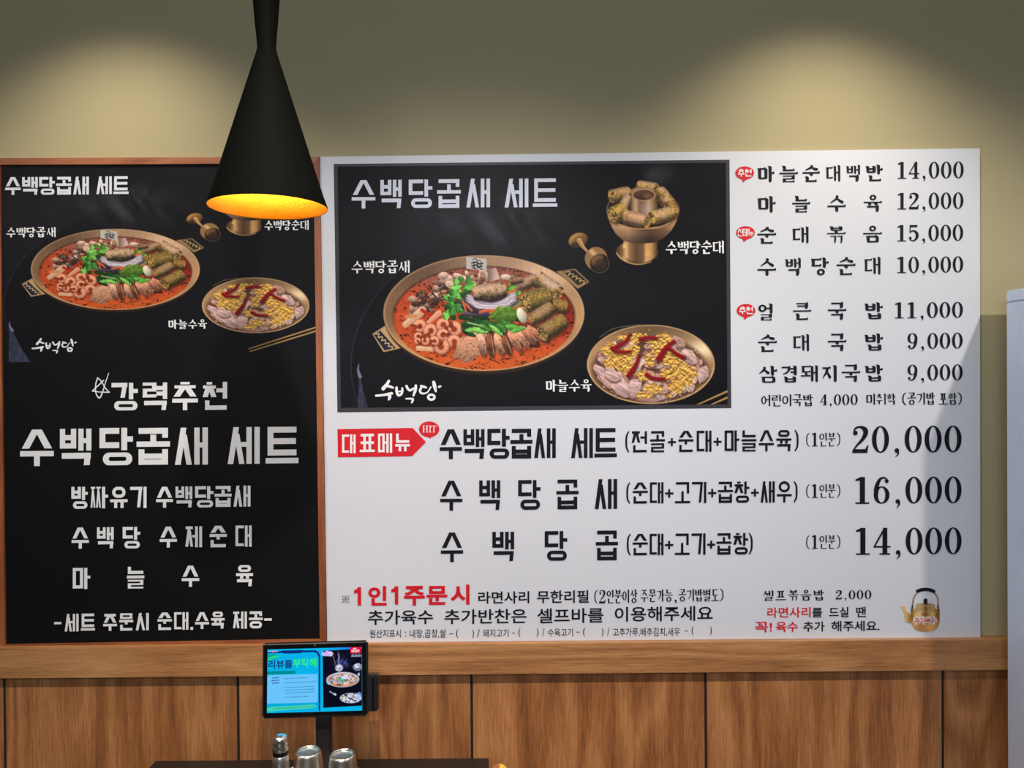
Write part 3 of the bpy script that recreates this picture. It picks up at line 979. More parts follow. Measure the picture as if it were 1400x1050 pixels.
def paint_food(A, chop, tray):
    """dishes of the set menu, in the picture coordinates of the white board's photograph"""
    X, Y = A.X, A.Y
    R = A.rng
    # dim backdrop with a round dark tray
    n = fbm(X * .03, Y * .03, 3)
    A.c *= (1 + .35 * (n - .5))[..., None]
    q = ((X - 770) / 290) ** 2 + ((Y - 500) / 205) ** 2
    lit = sstep(1.0, 1.03, q) * sstep(900, 560, X) * sstep(240, 300, Y)
    A.c += (lit * .035)[..., None] * C3((200, 205, 235))
    ring = np.exp(-((q - 1.0) / .006) ** 2) * sstep(640, 500, X) * .20
    A.c += ring[..., None] * C3((150, 160, 200))
    # linen edge at the lower left
    if tray:
        A.poly(tray, lambda x, y: C3((62, 64, 84)) * (.55 + .9 * fbm(x * .9, y * .12, 8))[..., None], 1.0)
        A.line([tray[0], ((tray[0][0] + tray[-1][0]) / 2 - 2, (tray[0][1] + tray[-1][1]) / 2), tray[-1]], 1.2, 5, (140, 146, 172), .8, .8)
    A.smoke(690, 300, 90, 75, .34, seed=2); A.smoke(600, 305, 60, 45, .20, seed=6)
    A.smoke(760, 320, 50, 40, .16, (120, 95, 80), 4); A.smoke(900, 240, 40, 26, .32, seed=9)
    # ---- hot pot
    A.poly([(509, 456.6), (527, 445), (541, 452), (552, 475), (524.4, 481.5)], (196, 160, 112))
    A.poly([(511, 457.5), (520, 452), (541, 476), (525.5, 479)], (40, 40, 58))
    for k in range(5):
        A.line([(513.5 + k * 4.6, 457 + k * 4.2), (518 + k * 4.6, 456 + k * 4.5), (517 + k * 4.6, 461.5 + k * 4.2)], 1.3, 1.1, (222, 190, 140), .4)
    A.poly([(760, 371), (786.5, 367.4), (806, 385.5), (790, 395)], (150, 122, 84))
    A.poly([(770, 371), (785.5, 369), (803, 385), (790, 390)], (44, 38, 32))
    for k in range(5):
        A.line([(773 + k * 5, 372 + k * 3.0), (779 + k * 5, 371.5 + k * 3.2), (777 + k * 5, 377 + k * 3.0)], 1.2, 1.0, (206, 172, 112), .4)
    A.ellipse(661.5, 431.5, 136.5, 80.5, (54, 36, 24), 0, 1.2)
    A.ellipse(661.5, 428, 137.3, 79, (150, 118, 92), 0, .8)
    w, u, v = A.local(661.5, 428, 142)
    x, y = A.X[w], A.Y[w]
    a1 = np.sqrt((u / 137.3) ** 2 + (v / 79) ** 2)
    az = np.arctan2(v / 79, u / 137.3)
    base = C3((150, 116, 90)) * np.ones(x.shape + (3,))
    def toward(c, k):
        nonlocal base
        base = base + (C3(c) - base) * np.clip(k, 0, 1)[..., None]
    toward((226, 184, 148), np.exp(-((az + .85) / .45) ** 2) * .95)
    toward((178, 142, 114), np.exp(-((az + 1.55) / .3) ** 2) * .9)
    toward((104, 78, 60), np.exp(-((az + 2.35) / .5) ** 2) * .75)
    toward((138, 106, 78), np.exp(-((np.abs(az) - 3.1) / .4) ** 2))
    toward((206, 160, 112), np.exp(-((az - .05) / .4) ** 2) * .8)
    toward((206, 150, 96), sstep(.3, .8, az) * sstep(3.0, 2.4, az) * .9)
    base = base * (.93 + .14 * fbm(x * .5, y * .1, 4))[..., None]
    toward((206, 166, 124), sstep(.972, .992, a1) * .55)
    A.put(w, np.clip(base, 0, 1), sstep(1.006, .994, a1))
    # broth
    bx, by, ba, bb = 661.8, 434.9, 124.2, 70.6
    w, u, v = A.local(bx, by, 130)
    x, y = A.X[w], A.Y[w]
    qb = np.sqrt((u / ba) ** 2 + (v / bb) ** 2)
    n1, n2 = fbm(x * .13, y * .2, 21), fbm(x * .42, y * .62, 22, 3)
    col = C3((196, 82, 40)) * (.86 + .32 * n1)[..., None]
    tp = sstep(-.45, -.8, v / bb)[..., None]
    col = col + (C3((160, 92, 74)) * (.75 + .5 * n2)[..., None] - col) * tp
    rt = (sstep(.70, .95, u / ba) * sstep(.55, .0, v / bb))[..., None]
    col = col + (C3((132, 36, 26)) - col) * rt * .85
    bt = sstep(.45, .95, v / bb)[..., None]
    col = col + (C3((222, 108, 48)) - col) * bt * .6
    sp = sstep(.60, .76, fbm(x * .30 + y * .1, y * .52, 31, 3) + .10 * (n1 - .5))[..., None]
    col = col * (1 - .72 * sp)
    A.put(w, np.clip(col, 0, 1), sstep(1.008, .992, qb))
    A.put(w, C3((60, 26, 16)), .5 * sstep(.03, .0, np.abs(qb - 1.0)) * sstep(.3, -.3, v / bb))
    # tripe and offal, upper left
    for k in range(46):
        t = R.random()
        cx = 562 + 52 * t + R.uniform(-6, 10); cy = 424 - 44 * t + R.uniform(-9, 15)
        c = R.choice([(150, 112, 92), (126, 92, 74), (176, 138, 116), (98, 70, 56), (196, 158, 138), (84, 56, 44)])
        A.blob(cx, cy, R.uniform(4, 8), R.uniform(2.6, 5), c, R.uniform(0, 3), seed=k * 3, rough=.3, freq=.4)
    for cx, cy, a, b in [(611, 382, 9, 6), (620, 390, 12, 6), (606, 377, 7, 5), (597, 405, 10, 5), (627, 378, 8, 4)]:
        A.blob(cx, cy, a, b, (206, 168, 148), R.uniform(-.5, .5), seed=int(cx), rough=.2)
    for k in range(22):
        A.line([(570 + R.random() * 48, 388 + R.random() * 34), (576 + R.random() * 48, 390 + R.random() * 32)], 1.6, .8, (52, 30, 24), .5, .75)
    for k in range(26):
        A.blob(634 + R.random() * 34, 371 + R.random() * 17, R.uniform(3, 6), R.uniform(2, 4), R.choice([(190, 150, 124), (150, 104, 84), (112, 70, 54), (206, 170, 142)]), R.uniform(0, 3), seed=200 + k, rough=.3)
    # rice-cake sticks
    A.line([(554, 444), (577, 425)], 8, 12, (214, 166, 130), .7, 1, hl=(240, 204, 172))
    A.line([(572, 476), (596, 478)], 7, 6, (222, 172, 134), .7, 1, hl=(242, 206, 172))
    A.line([(556, 433), (568, 432)], 5, 5, (214, 140, 92), .7)
    A.line([(577, 424), (590, 432), (596, 428)], 5, 4, (188, 44, 22), .8)
    A.line([(585, 441), (600, 428)], 5, 8, (226, 150, 118), .7, 1, hl=(242, 186, 156))
    # shrimps
    for k, (cx, cy, r, d) in enumerate([(574, 446, 10, 200), (589, 452, 10.5, 150), (606, 444, 10.5, 80), (621, 450, 11, 260), (606, 458, 10.5, 30),
                                        (621, 467, 10.5, 120), (603, 474, 11.5, 300), (572, 460, 7, 40), (581, 466, 6.5, 300), (571, 466, 5, 90), (594, 466, 7, 200)]):
        A.shrimp(cx, cy, r, d, k)
    # greens
    G = [(62, 118, 48), (86, 150, 62), (44, 92, 40), (116, 172, 82), (30, 62, 26)]
    for k in range(16):
        A.leaf(R.uniform(632, 712), R.uniform(433, 452), R.uniform(16, 30), R.uniform(6, 11), R.uniform(-40, 40), R.choice([(24, 52, 24), (34, 72, 30), (20, 42, 20)]), k)
    for k in range(40):
        t = R.random()
        cx = 607 + 26 * R.random() + 14 * t; cy = 430 - 44 * t + R.uniform(-7, 7)
        A.leaf(cx, cy, R.uniform(9, 17), R.uniform(6, 10), R.uniform(0, 180), R.choice(G), 40 + k)
    for k in range(18):
        A.leaf(R.uniform(690, 712), R.uniform(382, 418), R.uniform(8, 15), R.uniform(5, 9), R.uniform(0, 180), R.choice(G[:4]), 90 + k)
    # glass noodles nest, purple cabbage, carrot
    A.ellipse(670, 412, 40, 13, (86, 70, 78), 0, 2)
    for k in range(64):
        t = R.random()
        c = R.choice([(214, 198, 206), (186, 168, 184), (232, 220, 220), (150, 128, 148), (196, 182, 196)])
        A.line([(640 + R.uniform(-3, 8), 402 + 12 * t), (660 + R.uniform(-8, 8), 413 + 9 * t), (684 + R.uniform(-6, 8), 412 + 9 * t), (704 + R.uniform(-6, 3), 398 + 14 * t)], .9, .8, c, .4, .85)
    A.ellipse(653, 429, 20, 4.6, (92, 76, 96), .03, .8, 1, .6)
    A.ellipse(643, 423, 14, 4, (66, 46, 66), .3, .8, 1, .4)
    for a in [((633, 413), (637, 425)), ((637, 416), (645, 425)), ((660, 425), (680, 423)), ((670, 428), (684, 419)), ((686, 389), (692, 394)), ((689, 401), (704, 398)), ((700, 398), (706, 394)), ((656, 427), (668, 424))]:
        A.line(a, 3, 2.2, (206, 96, 44), .5, 1, hl=(234, 140, 80))
    A.sundae(669, 398.5, 46, 22, -7, (196, 160, 130), (104, 82, 44), 0, .62, 5)
    A.poly([(666, 368.5), (678, 366), (684, 381), (668, 386)], lambda x, y: C3((164, 138, 128)) * (.7 + .5 * sstep(666, 680, x) + .2 * fbm(x * .4, y * .2, 3))[..., None])
    A.ellipse(692, 379, 8, 4, (222, 196, 170), .1, .8, 1, .3)
    # flag with the house name
    A.poly([(637.4, 351), (664.6, 353.8), (665.5, 370.5), (637.4, 367.3)], (196, 190, 180))
    for yy, x0, x1, ww in [(354.8, 646, 657, 1.0), (359.5, 645, 660, 2.0), (363.4, 645, 659, 1.9), (366.4, 646, 651, 1.5), (367, 653, 660, 1.2)]:
        A.line([(x0, yy), (x0 + (x1 - x0) * .4, yy - 1.2), (x0 + (x1 - x0) * .6, yy + 1.2), (x1, yy + .6)], ww, ww, (48, 46, 50), .45)
    for x0 in (648, 652.5, 657.5):
        A.line([(x0, 357.5), (x0 + .4, 365)], 1.1, 1.1, (48, 46, 50), .4)
    A.line([(664.8, 369), (665.4, 384)], 1.6, 1.6, (196, 176, 140), .5)
    # sliced pork fan, front
    for k in range(30):
        A.blob(R.uniform(660, 745), R.uniform(444, 470), R.uniform(8, 14), R.uniform(4, 7), (96, 44, 28), .3, seed=300 + k, rough=.3, alpha=.8)
    A.blob(645, 474, 27, 17, (206, 150, 118), -.55, seed=401, rough=.22, freq=.16, grain=.2, shade=.25)
    fans = [(659, 471, 26, 8, 1.45, (200, 146, 122)), (670, 472, 26, 7, 1.42, (122, 74, 52)), (682, 470, 26, 9, 1.3, (196, 142, 112)), (692, 472, 24, 7, 1.25, (120, 72, 48)),
            (703, 466, 27, 8, 1.05, (180, 122, 98)), (713, 462, 27, 8, .95, (196, 140, 110)), (722, 458, 27, 8, .85, (168, 108, 86)), (732, 456, 26, 7, .75, (186, 128, 98)), (738, 460, 24, 6, .62, (160, 98, 70))]
    for k, (cx, cy, L, b, g, c) in enumerate(fans):
        A.ellipse(cx + 2, cy + 1, L * .66, b * .75, (70, 34, 22), g, 1.5, .75)
        A.blob(cx, cy, L * .62, b * .68, c, g, seed=420 + k, rough=.14, freq=.3, grain=.35, shade=.3)
        dx, dy = math.cos(g), math.sin(g)
        A.line([(cx - dx * L * .5 + dy * b * .5, cy - dy * L * .5 - dx * b * .5), (cx + dx * L * .5 + dy * b * .5, cy + dy * L * .5 - dx * b * .5)], 1.2, 1.2, (236, 192, 152), .5, .6)
    for k in range(70):
        A.ellipse(R.uniform(622, 735), R.uniform(462, 490), R.uniform(.5, 1.1), R.uniform(.5, .9), (72, 30, 20), 0, .5, .8)
    # big cabbage leaf and radish
    A.leaf(690, 431, 44, 25, -8, (84, 116, 40), 71)
    for k in range(7):
        A.line([(672, 436), (688, 424 + k * 2.6), (708, 424 + k * 3.2)], 1.0, .5, (48, 72, 24), .5, .6)
    A.ellipse(713.5, 431, 6.5, 11, (222, 216, 190), -.35, .8, 1, .3)
    for k in range(10):
        A.leaf(640 + k * 7.6, 449 + R.uniform(-5, 5), R.uniform(18, 26), R.uniform(7, 10), R.uniform(-50, 50), R.choice(G), 130 + k)
    A.line([(640, 441), (660, 446)], 2.5, 2, (150, 186, 126), .6); A.line([(664, 440), (690, 451)], 2, 2, (60, 104, 48), .6)
    # sausages, right
    A.sundae(720, 386, 30, 15, -25, (176, 142, 116), (140, 108, 72), 0, .7, 11)
    A.sundae(706, 383, 18, 10, -10, (150, 110, 86), (120, 84, 58), 0, .7, 12)
    A.sundae(749, 391, 42, 23, 35, (196, 160, 134), (120, 96, 52), 1, .62, 13)
    A.sundae(765, 418, 22, 19, 8, (150, 116, 70), (128, 98, 50), 0, .3, 14)
    A.sundae(734, 409, 41, 29, -14, (160, 128, 84), (116, 96, 48), -1, .30, 15)
    A.sundae(740, 429, 38, 19, -32, (168, 132, 96), (124, 96, 54), 0, .55, 16)
    A.sundae(756, 447, 42, 23, -32, (158, 124, 80), (122, 98, 50), -1, .42, 17)
    # ---- footed bowl
    def brass(cx0, cx1, x, pts):
        t = (x - cx0) / (cx1 - cx0)
        c = np.stack([np.interp(t, [q[0] for q in pts], [q[1][k] for q in pts]) for k in range(3)], -1) / 255.0
        return c
    footp = [(0, (70, 48, 30)), (.12, (150, 112, 72)), (.2, (226, 180, 126)), (.3, (150, 112, 76)), (.45, (96, 70, 48)), (.62, (120, 90, 62)), (.70, (214, 166, 112)), (.82, (200, 152, 100)), (.93, (120, 86, 54)), (1, (52, 36, 24))]
    A.ellipse(871, 344.6, 28.6, 15.8, (128, 94, 62), 0, .7)
    w, u, v = A.local(871, 344.6, 30)
    A.put(w, brass(842.4, 899.6, A.X[w], footp) * .9, sstep(1.02, .97, np.sqrt((u / 28) ** 2 + (v / 15.2) ** 2)))
    A.poly([(853, 328), (900, 328), (898.5, 340), (899, 350), (885, 357), (866, 357), (850, 349), (846, 343), (851, 336)], lambda x, y: brass(845, 900, x, footp), .8)
    A.line([(843, 346), (850, 354), (862, 360), (876, 361.3), (890, 358)], 1.5, 1.2, (222, 178, 122), .5, .85)
    A.ellipse(885.5, 346, 2.6, 3.6, (228, 170, 96), 0, .8, .9); A.ellipse(853.5, 336.5, 1.8, 3.4, (240, 196, 130), 0, .7, .9)
    bowlp = [(0, (92, 68, 48)), (.1, (150, 114, 84)), (.3, (166, 128, 96)), (.45, (118, 90, 68)), (.6, (86, 64, 48)), (.8, (112, 84, 60)), (.92, (150, 114, 78)), (1, (100, 74, 50))]
    bowl = [(829.5, 286), (831, 298), (836, 310), (842, 320), (852, 329), (864, 332.5), (880, 333), (896, 331.5), (908, 325), (918, 315), (925, 303), (928.6, 288)]
    A.poly(bowl, lambda x, y: brass(829, 929, x, bowlp) * (1.12 - .5 * sstep(312, 334, y) + .15 * sstep(316, 309, y))[..., None], .8)
    A.ellipse(879, 286, 49.7, 27, (150, 116, 84), 0, .7)
    A.ellipse(879, 285.6, 48.2, 25.6, (44, 30, 24), 0, .7)
    A.line([(830.5, 292), (840, 303.5), (856, 310.5), (879, 313), (902, 310.5), (918, 303.5), (927.5, 292)], 1.5, 1.5, (196, 150, 108), .5, .9)
    A.sundae(885, 256, 30, 16, 8, (196, 156, 116), (150, 118, 62), 1, .5, 21)
    A.sundae(868, 262, 18, 10, -20, (170, 130, 96), (130, 98, 58), 0, .5, 22)
    A.sundae(848, 266, 30, 19, -12, (190, 150, 112), (150, 118, 64), -1, .5, 23)
    A.sundae(908, 271, 30, 20, 52, (196, 158, 124), (146, 114, 60), 1, .5, 24)
    A.sundae(856, 278, 24, 16, -60, (198, 158, 122), (140, 110, 60), 0, .8, 25)
    A.sundae(919, 284, 20, 15, 60, (170, 130, 90), (140, 108, 58), 0, .3, 26)
    tubep = [(0, (74, 52, 38)), (.12, (170, 132, 100)), (.22, (206, 168, 132)), (.36, (128, 96, 72)), (.55, (150, 116, 90)), (.68, (206, 166, 126)), (.85, (150, 112, 80)), (1, (84, 60, 42))]
    A.poly([(863.5, 266), (861, 276), (862, 288), (870, 296), (890, 296), (899, 288), (899, 276), (896.5, 266)], lambda x, y: brass(861, 899, x, tubep), .7)
    A.ellipse(880, 266.3, 16.5, 8.6, (188, 148, 112), 0, .6); A.ellipse(880, 266.6, 14.3, 7, (92, 64, 50), 0, .7, 1, .3)
    A.ellipse(886, 268, 6, 4, (140, 100, 80), 0, 1.5, .7)
    A.smoke(884, 285, 16, 14, .4, (190, 180, 180), 14)
    A.sundae(846, 291, 26, 24, -25, (170, 136, 84), (150, 120, 62), -1, .25, 27)
    A.sundae(870, 300, 38, 20, 14, (200, 156, 122), (140, 106, 58), 1, .66, 28)
    A.sundae(905, 295, 36, 20, -14, (198, 160, 116), (150, 118, 62), -1, .55, 29)
    A.line([(845, 306.5), (862, 311.8), (879, 313), (902, 310.5), (915, 305)], 1.3, 1.3, (196, 152, 108), .5, .9)
    # ---- small brass cup lying on its side
    A.ellipse(790.5, 328.5, 13.4, 10, (150, 112, 66), -.35, .7, 1, .5)
    A.ellipse(792, 330, 9.5, 6.6, (120, 86, 48), -.35, 1.2, .8)
    A.ellipse(786, 336, 8, 4.5, (30, 22, 16), -.35, 2, .6)
    A.line([(792, 329), (796, 336), (802, 343)], 7, 3.2, (178, 134, 82), .6, 1, hl=(226, 180, 122))
    A.ellipse(815, 353.5, 15.5, 16, (150, 114, 76), 0, .7)
    w, u, v = A.local(815, 353.5, 17, math.radians(45))
    A.put(w, C3((232, 190, 136)), .85 * np.exp(-((v + 2.5) / 3.2) ** 2) * sstep(1, .85, np.hypot(u / 15.5, v / 15.5)) * sstep(2, -3, u))
    A.ellipse(819.5, 359.5, 13.2, 12, (30, 22, 18), math.radians(-35), .7)
    A.ellipse(816.5, 355.5, 9, 7, (134, 98, 60), math.radians(-35), 2.5, .9)
    A.ellipse(821, 362, 9, 8, (58, 40, 28), math.radians(-35), 2.5, .8)
    q = [(819.5 + 13 * math.cos(t), 360.5 + 12.4 * math.sin(t)) for t in [k * .3 - .6 for k in range(11)]]
    A.line(q, .8, .8, (150, 120, 90), .4, .7)
    # ---- plate of garlic pork
    px0, py0, pa, pb = 890, 498, 87.2, 54
    A.ellipse(px0, py0 + 1.5, pa, pb, (70, 50, 34), 0, .9)
    A.ellipse(px0, py0, pa, pb, (196, 158, 114), 0, .7)
    w, u, v = A.local(px0, py0, 92)
    x, y = A.X[w], A.Y[w]
    q = np.sqrt((u / pa) ** 2 + (v / pb) ** 2)
    az = np.arctan2(v / pb, u / pa)
    base = C3((156, 122, 86)) * np.ones(x.shape + (3,))
    toward((112, 88, 66), np.exp(-((az + 1.6) / .55) ** 2) * .9)
    toward((250, 226, 186), np.exp(-((az + .42) / .30) ** 2) * sstep(.55, .85, q))
    toward((188, 148, 106), np.exp(-((np.abs(az) - 2.9) / .5) ** 2) * .8)
    toward((150, 110, 72), np.exp(-((az - 1.3) / 1.0) ** 2) * .8)
    A.put(w, np.clip(base, 0, 1), sstep(.985, .965, q))
    A.line([(876, 453), (888, 450.5), (896, 453)], 3.5, 3.5, (110, 86, 44), 1.2, .7)
    A.ellipse(888, 505, 79, 45, (92, 60, 48), 0, 3, .85)
    pork = [(204, 160, 150), (186, 140, 132), (214, 176, 164), (168, 122, 112), (198, 150, 130), (224, 190, 180)]
    def slice_of_pork(cx, cy, a, b, g, base, rind, seed):
        rr = random.Random(seed)
        cs, sn = math.cos(g), math.sin(g)
        pts = []
        for t in (0, .9, 1.7, 2.5, 3.3, 4.0, 4.7, 5.5):
            q = rr.uniform(.75, 1.12)
            u_, v_ = a * q * math.cos(t), b * q * math.sin(t)
            pts.append((cx + u_ * cs - v_ * sn, cy + u_ * sn + v_ * cs))
        A.poly([(x_ + 1, y_ + 2.2) for x_, y_ in pts], (74, 42, 34), 1.6, .7)
        def tone(x, y):
            f = fbm((x * cs + y * sn) * .12, (-x * sn + y * cs) * .42, seed, 4)
            up = ((y - cy) / (b + 2))
            return np.clip(C3(base) * (.62 + .62 * f - .16 * up)[..., None], 0, 1)
        A.poly(pts, tone, .7)
        k0 = rr.randrange(5)
        A.line(pts[k0:k0 + 3], 1.4, 1.4, rind, .6, .75)
    for k in range(120):
        t, r = R.uniform(0, 6.283), math.sqrt(R.random())
        cx, cy = 887 + 71 * r * math.cos(t), 503 + 39 * r * math.sin(t)
        if cx > 938 and cy < 482:
            continue
        slice_of_pork(cx, cy, R.uniform(7, 15), R.uniform(4, 7.5), R.uniform(-1.3, 1.3), R.choice(pork), R.choice([(150, 96, 74), (238, 210, 194), (122, 72, 56)]), 500 + k)
    for k, (cx, cy, a, b, g) in enumerate([(820, 508, 12, 7, .9), (832, 522, 15, 9, .9), (852, 532, 17, 12, .7), (838, 514, 12, 9, .4), (951, 505, 13, 8, .6), (962, 512, 9, 12, .3), (886, 546, 18, 5, .1), (944, 528, 6, 9, .2), (942, 488, 15, 9, .6), (927, 468, 13, 8, .4), (868, 530, 10, 15, .2)]):
        slice_of_pork(cx, cy, a, b, g, R.choice([(206, 166, 158), (192, 148, 136), (214, 178, 172)]), R.choice([(150, 96, 74), (238, 212, 198)]), 640 + k)
    # crushed garlic
    w, u, v = A.local(px0, 500, 85)
    x, y = A.X[w], A.Y[w]
    spots = [(833, 478, 17, 12), (852, 492, 20, 14), (842, 486, 16, 12), (858, 505, 14, 10), (872, 462, 20, 8), (902, 470, 16, 10), (918, 490, 18, 12), (930, 508, 17, 14), (926, 528, 15, 10),
             (893, 532, 17, 9), (880, 514, 12, 8), (882, 540, 14, 6), (916, 541, 6, 4), (946, 510, 8, 10), (848, 458, 12, 6), (905, 462, 14, 8), (888, 492, 8, 10), (866, 478, 10, 8), (900, 482, 10, 8), (938, 518, 12, 12), (910, 512, 12, 10), (834, 496, 10, 8)]
    gm = np.zeros(x.shape)
    for cx, cy, a, b in spots:
        gm = np.maximum(gm, 1.15 - np.sqrt(((x - cx) / a) ** 2 + ((y - cy) / b) ** 2))
    n1, n2 = fbm(x * .24, y * .28, 51, 4), fbm(x * .40, y * .44, 52, 2)
    m = sstep(.20, .30, gm * .8 + (n1 - .5) * .9) * sstep(.9, .86, np.sqrt(((x - px0) / pa) ** 2 + ((y - py0) / pb) ** 2))
    n5 = fbm(x * .40, (y + 2.0) * .44, 52, 2)
    crumb = .90 + .85 * (n2 - n5) + .25 * (n2 - .5) + .10 * (vnoise(x * .9, y * .9, 53) - .5)
    col = C3((226, 174, 88)) * crumb[..., None]
    col = col + (C3((246, 210, 136)) - col) * (sstep(.7, 1.0, n2) * .45)[..., None]
    A.put(w, C3((112, 66, 30)), m * .6)
    A.put(w, np.clip(col, 0, 1), m * (.45 + .55 * sstep(.12, .34, n2)))
    # dried chillies
    for pts, w0, w1 in [([(861.5, 456.5), (855, 467), (843, 474)], 3.4, 6.5), ([(837, 475.5), (843, 480), (852, 481)], 6.5, 5), ([(876, 464), (886, 461.5), (898, 462)], 7, 3.5), ([(921, 466.5), (910, 476), (901, 490)], 5, 8.5),
                        ([(914, 475), (924, 483), (935, 488.5)], 5, 5.5), ([(874.5, 486), (869, 499), (860, 513)], 3.4, 8), ([(884, 512), (893, 517), (908, 518)], 6, 4.5), ([(856, 481), (862, 480)], 4, 3)]:
        A.line([(a + .8, b + 1.8) for a, b in pts], w0 + 1, w1 + 1, (56, 14, 12), 1.2, .6)
        A.line(pts, w0 * .9, w1 * .95, (124, 15, 23), .6, 1, hl=(178, 36, 44))
    A.line([(820, 461), (840, 449), (876, 443.6)], .8, .8, (206, 170, 124), .4, .6)
    qx = [(px0 + pa * .993 * math.cos(t), py0 + pb * .99 * math.sin(t)) for t in [k * .15 + .1 for k in range(22)]]
    A.line(qx, 1.4, 1.4, (222, 184, 136), .5, .75)
    A.c = np.clip(A.c, 0, 1) ** 1.06 * .97
    # ---- chopsticks
    for pts in chop:
        A.line(pts, 1.6, 3.0, (150, 112, 62), .5, 1, smooth=False, hl=(222, 184, 124))

def print_mesh(name, corners, nx, ny, y, painter, parent, material='photo', alpha=None):
    """a flat sheet between four photo-pixel corners (TL, TR, BR, BL) carrying colours from painter(X, Y)"""
    u, v = np.meshgrid(np.linspace(0, 1, nx), np.linspace(0, 1, ny))
    c = [np.array(q, float) for q in corners]
    PX = (c[0][0] * (1 - u) + c[1][0] * u) * (1 - v) + (c[3][0] * (1 - u) + c[2][0] * u) * v
    PY = (c[0][1] * (1 - u) + c[1][1] * u) * (1 - v) + (c[3][1] * (1 - u) + c[2][1] * u) * v
    res = painter(PX, PY)
    col, al = res if isinstance(res, tuple) else (res, None)
    d = [np.array(q) for q in (_f, _r, _u)]
    D = d[0] + d[1] * ((PX - 700) / F)[..., None] - d[2] * ((PY - 525) / F)[..., None]
    P = np.array(CAM) + D * ((y - CAM.y) / D[..., 1])[..., None]
    return sheet(name, P, col, al, material, parent)
def sheet(name, P, col, al, material, parent):
    ny, nx = P.shape[:2]
    idx = np.arange(nx * ny).reshape(ny, nx)
    q = np.stack([idx[:-1, :-1], idx[1:, :-1], idx[1:, 1:], idx[:-1, 1:]], -1).reshape(-1, 4)
    if al is not None:
        ok = (al[:-1, :-1] + al[1:, :-1] + al[1:, 1:] + al[:-1, 1:]).reshape(-1) > 2.0
        q = q[ok]
        used = np.unique(q)
        rm = np.full(nx * ny, -1); rm[used] = np.arange(len(used))
        q = rm[q]
        V = P.reshape(-1, 3)[used]; K = col.reshape(-1, 3)[used]
    else:
        V, K = P.reshape(-1, 3), col.reshape(-1, 3)
    me = bpy.data.meshes.new(name)
    me.vertices.add(len(V)); me.vertices.foreach_set('co', V.astype(np.float32).ravel())
    me.loops.add(len(q) * 4); me.loops.foreach_set('vertex_index', q.astype(np.int32).ravel())
    me.polygons.add(len(q)); me.polygons.foreach_set('loop_start', np.arange(0, len(q) * 4, 4, dtype=np.int32))
    me.update(calc_edges=True)
    at = me.color_attributes.new('print', 'FLOAT_COLOR', 'POINT')
    L = np.ones((len(K), 4), np.float32); L[:, :3] = lin(np.clip(K, 0, 1))
    at.data.foreach_set('color', L.ravel())
    me.validate()
    o = new_obj(name, me, material)
    keep(o, parent)
    return o
# ---------------------------------------------------------------- room shell
XL, XR, YB = -2.7, 1.80, -4.6
structure(box('wall_back', (XL, 0.0, 0), (XR, 0.08, CEIL), 'wall'))
structure(box('wall_left', (XL - .08, YB, 0), (XL, 0.08, CEIL), 'plain_wall'))
structure(box('wall_right', (XR, YB, 0), (XR + .08, 0.08, CEIL), 'plain_wall'))
structure(box('wall_front', (XL - .08, YB - .08, 0), (XR + .08, YB, CEIL), 'plain_wall'))
structure(box('floor', (XL - .08, YB - .08, -.05), (XR + .08, .08, 0), 'floor'))
structure(box('ceiling', (XL - .08, YB - .08, CEIL), (XR + .08, .08, CEIL + .05), 'ceiling'))
# wainscot: cap rail, dark backing seen in the grooves, wide panels
RAIL_Y = -0.030
z_top, z_bot = W(900, 878.3, RAIL_Y).z, W(900, 920.5, RAIL_Y).z
PAN_Y = -0.006
def rail_mesh():
    bm = box_bm(XL, RAIL_Y, z_bot, XR, 0, z_top, bevel=.0012)
    return bm_obj('trim_1', bm, 'rail_wood')
structure(rail_mesh())
structure(box('trim_2', (XL, -.003, 0), (XR, 0, z_bot), 'groove'))
xs = [W(px, 985, PAN_Y).x for px in (325.5, 645, 965, 1289.5)]
step = xs[1] - xs[0]
edges = [XL] + [xs[0] - step * k for k in (3, 2, 1)] + xs + [XR]
for k in range(len(edges) - 1):
    structure(box('trim_%d' % (k + 3), (edges[k] + .0032, PAN_Y, .10), (edges[k + 1] - .0032, 0, z_bot), 'panel_wood', bevel=.0012))
structure(box('baseboard_back', (XL, -.016, 0), (XR, 0, .10), 'groove', bevel=.001))

# ---------------------------------------------------------------- black framed menu board
FB = -0.016      # front of the frame
PB = -0.010      # front of the black sheet
def quad_px(a, y):
    return [W(px, py, y) for px, py in a]
def slab(name, corners, y_front, y_back, material, parent):
    """sheet between four photo-pixel corners (TL TR BR BL), with real thickness"""
    f = quad_px(corners, y_front)
    b = [Vector((p.x, y_back, p.z)) for p in f]
    o = mesh_from(name, f + b, [(3, 2, 1, 0), (4, 5, 6, 7), (0, 1, 5, 4), (1, 2, 6, 5), (2, 3, 7, 6), (3, 0, 4, 7)], material)
    keep(o, parent)
    return o
O = [(-9.5, 216.2), (437.0, 214.3), (446.2, 879.0), (-3.0, 891.2)]
I = [(-0.5, 225.2), (428.6, 223.4), (437.2, 874.2), (6.6, 881.6)]
c0 = W(218, 880, 0)
bb = thing('menu_board', (c0.x, 0, c0.z), 'black menu board in a brown wood frame with white Korean lettering', 'sign')
slab('panel', [(-2, 224), (430, 222), (438.5, 875.5), (5, 883)], PB, -.002, 'board_black', bb)
for k in range(4):
    a, b = O[k], O[(k + 1) % 4]
    d, c = I[k], I[(k + 1) % 4]
    o = slab('frame_rail', [a, b, c, d], FB, -.001, 'frame_wood', bb)
    if k in (1, 3):
        # upright members carry their grain upright
        m2 = bpy.data.materials.get('frame_wood_upright') or wood('frame_wood_upright', rgb(98, 50, 26), rgb(140, 76, 42), rgb(172, 104, 62), 'Z', 1.2, 0.45)
        o.data.materials[0] = m2
TXT = PB - .0008
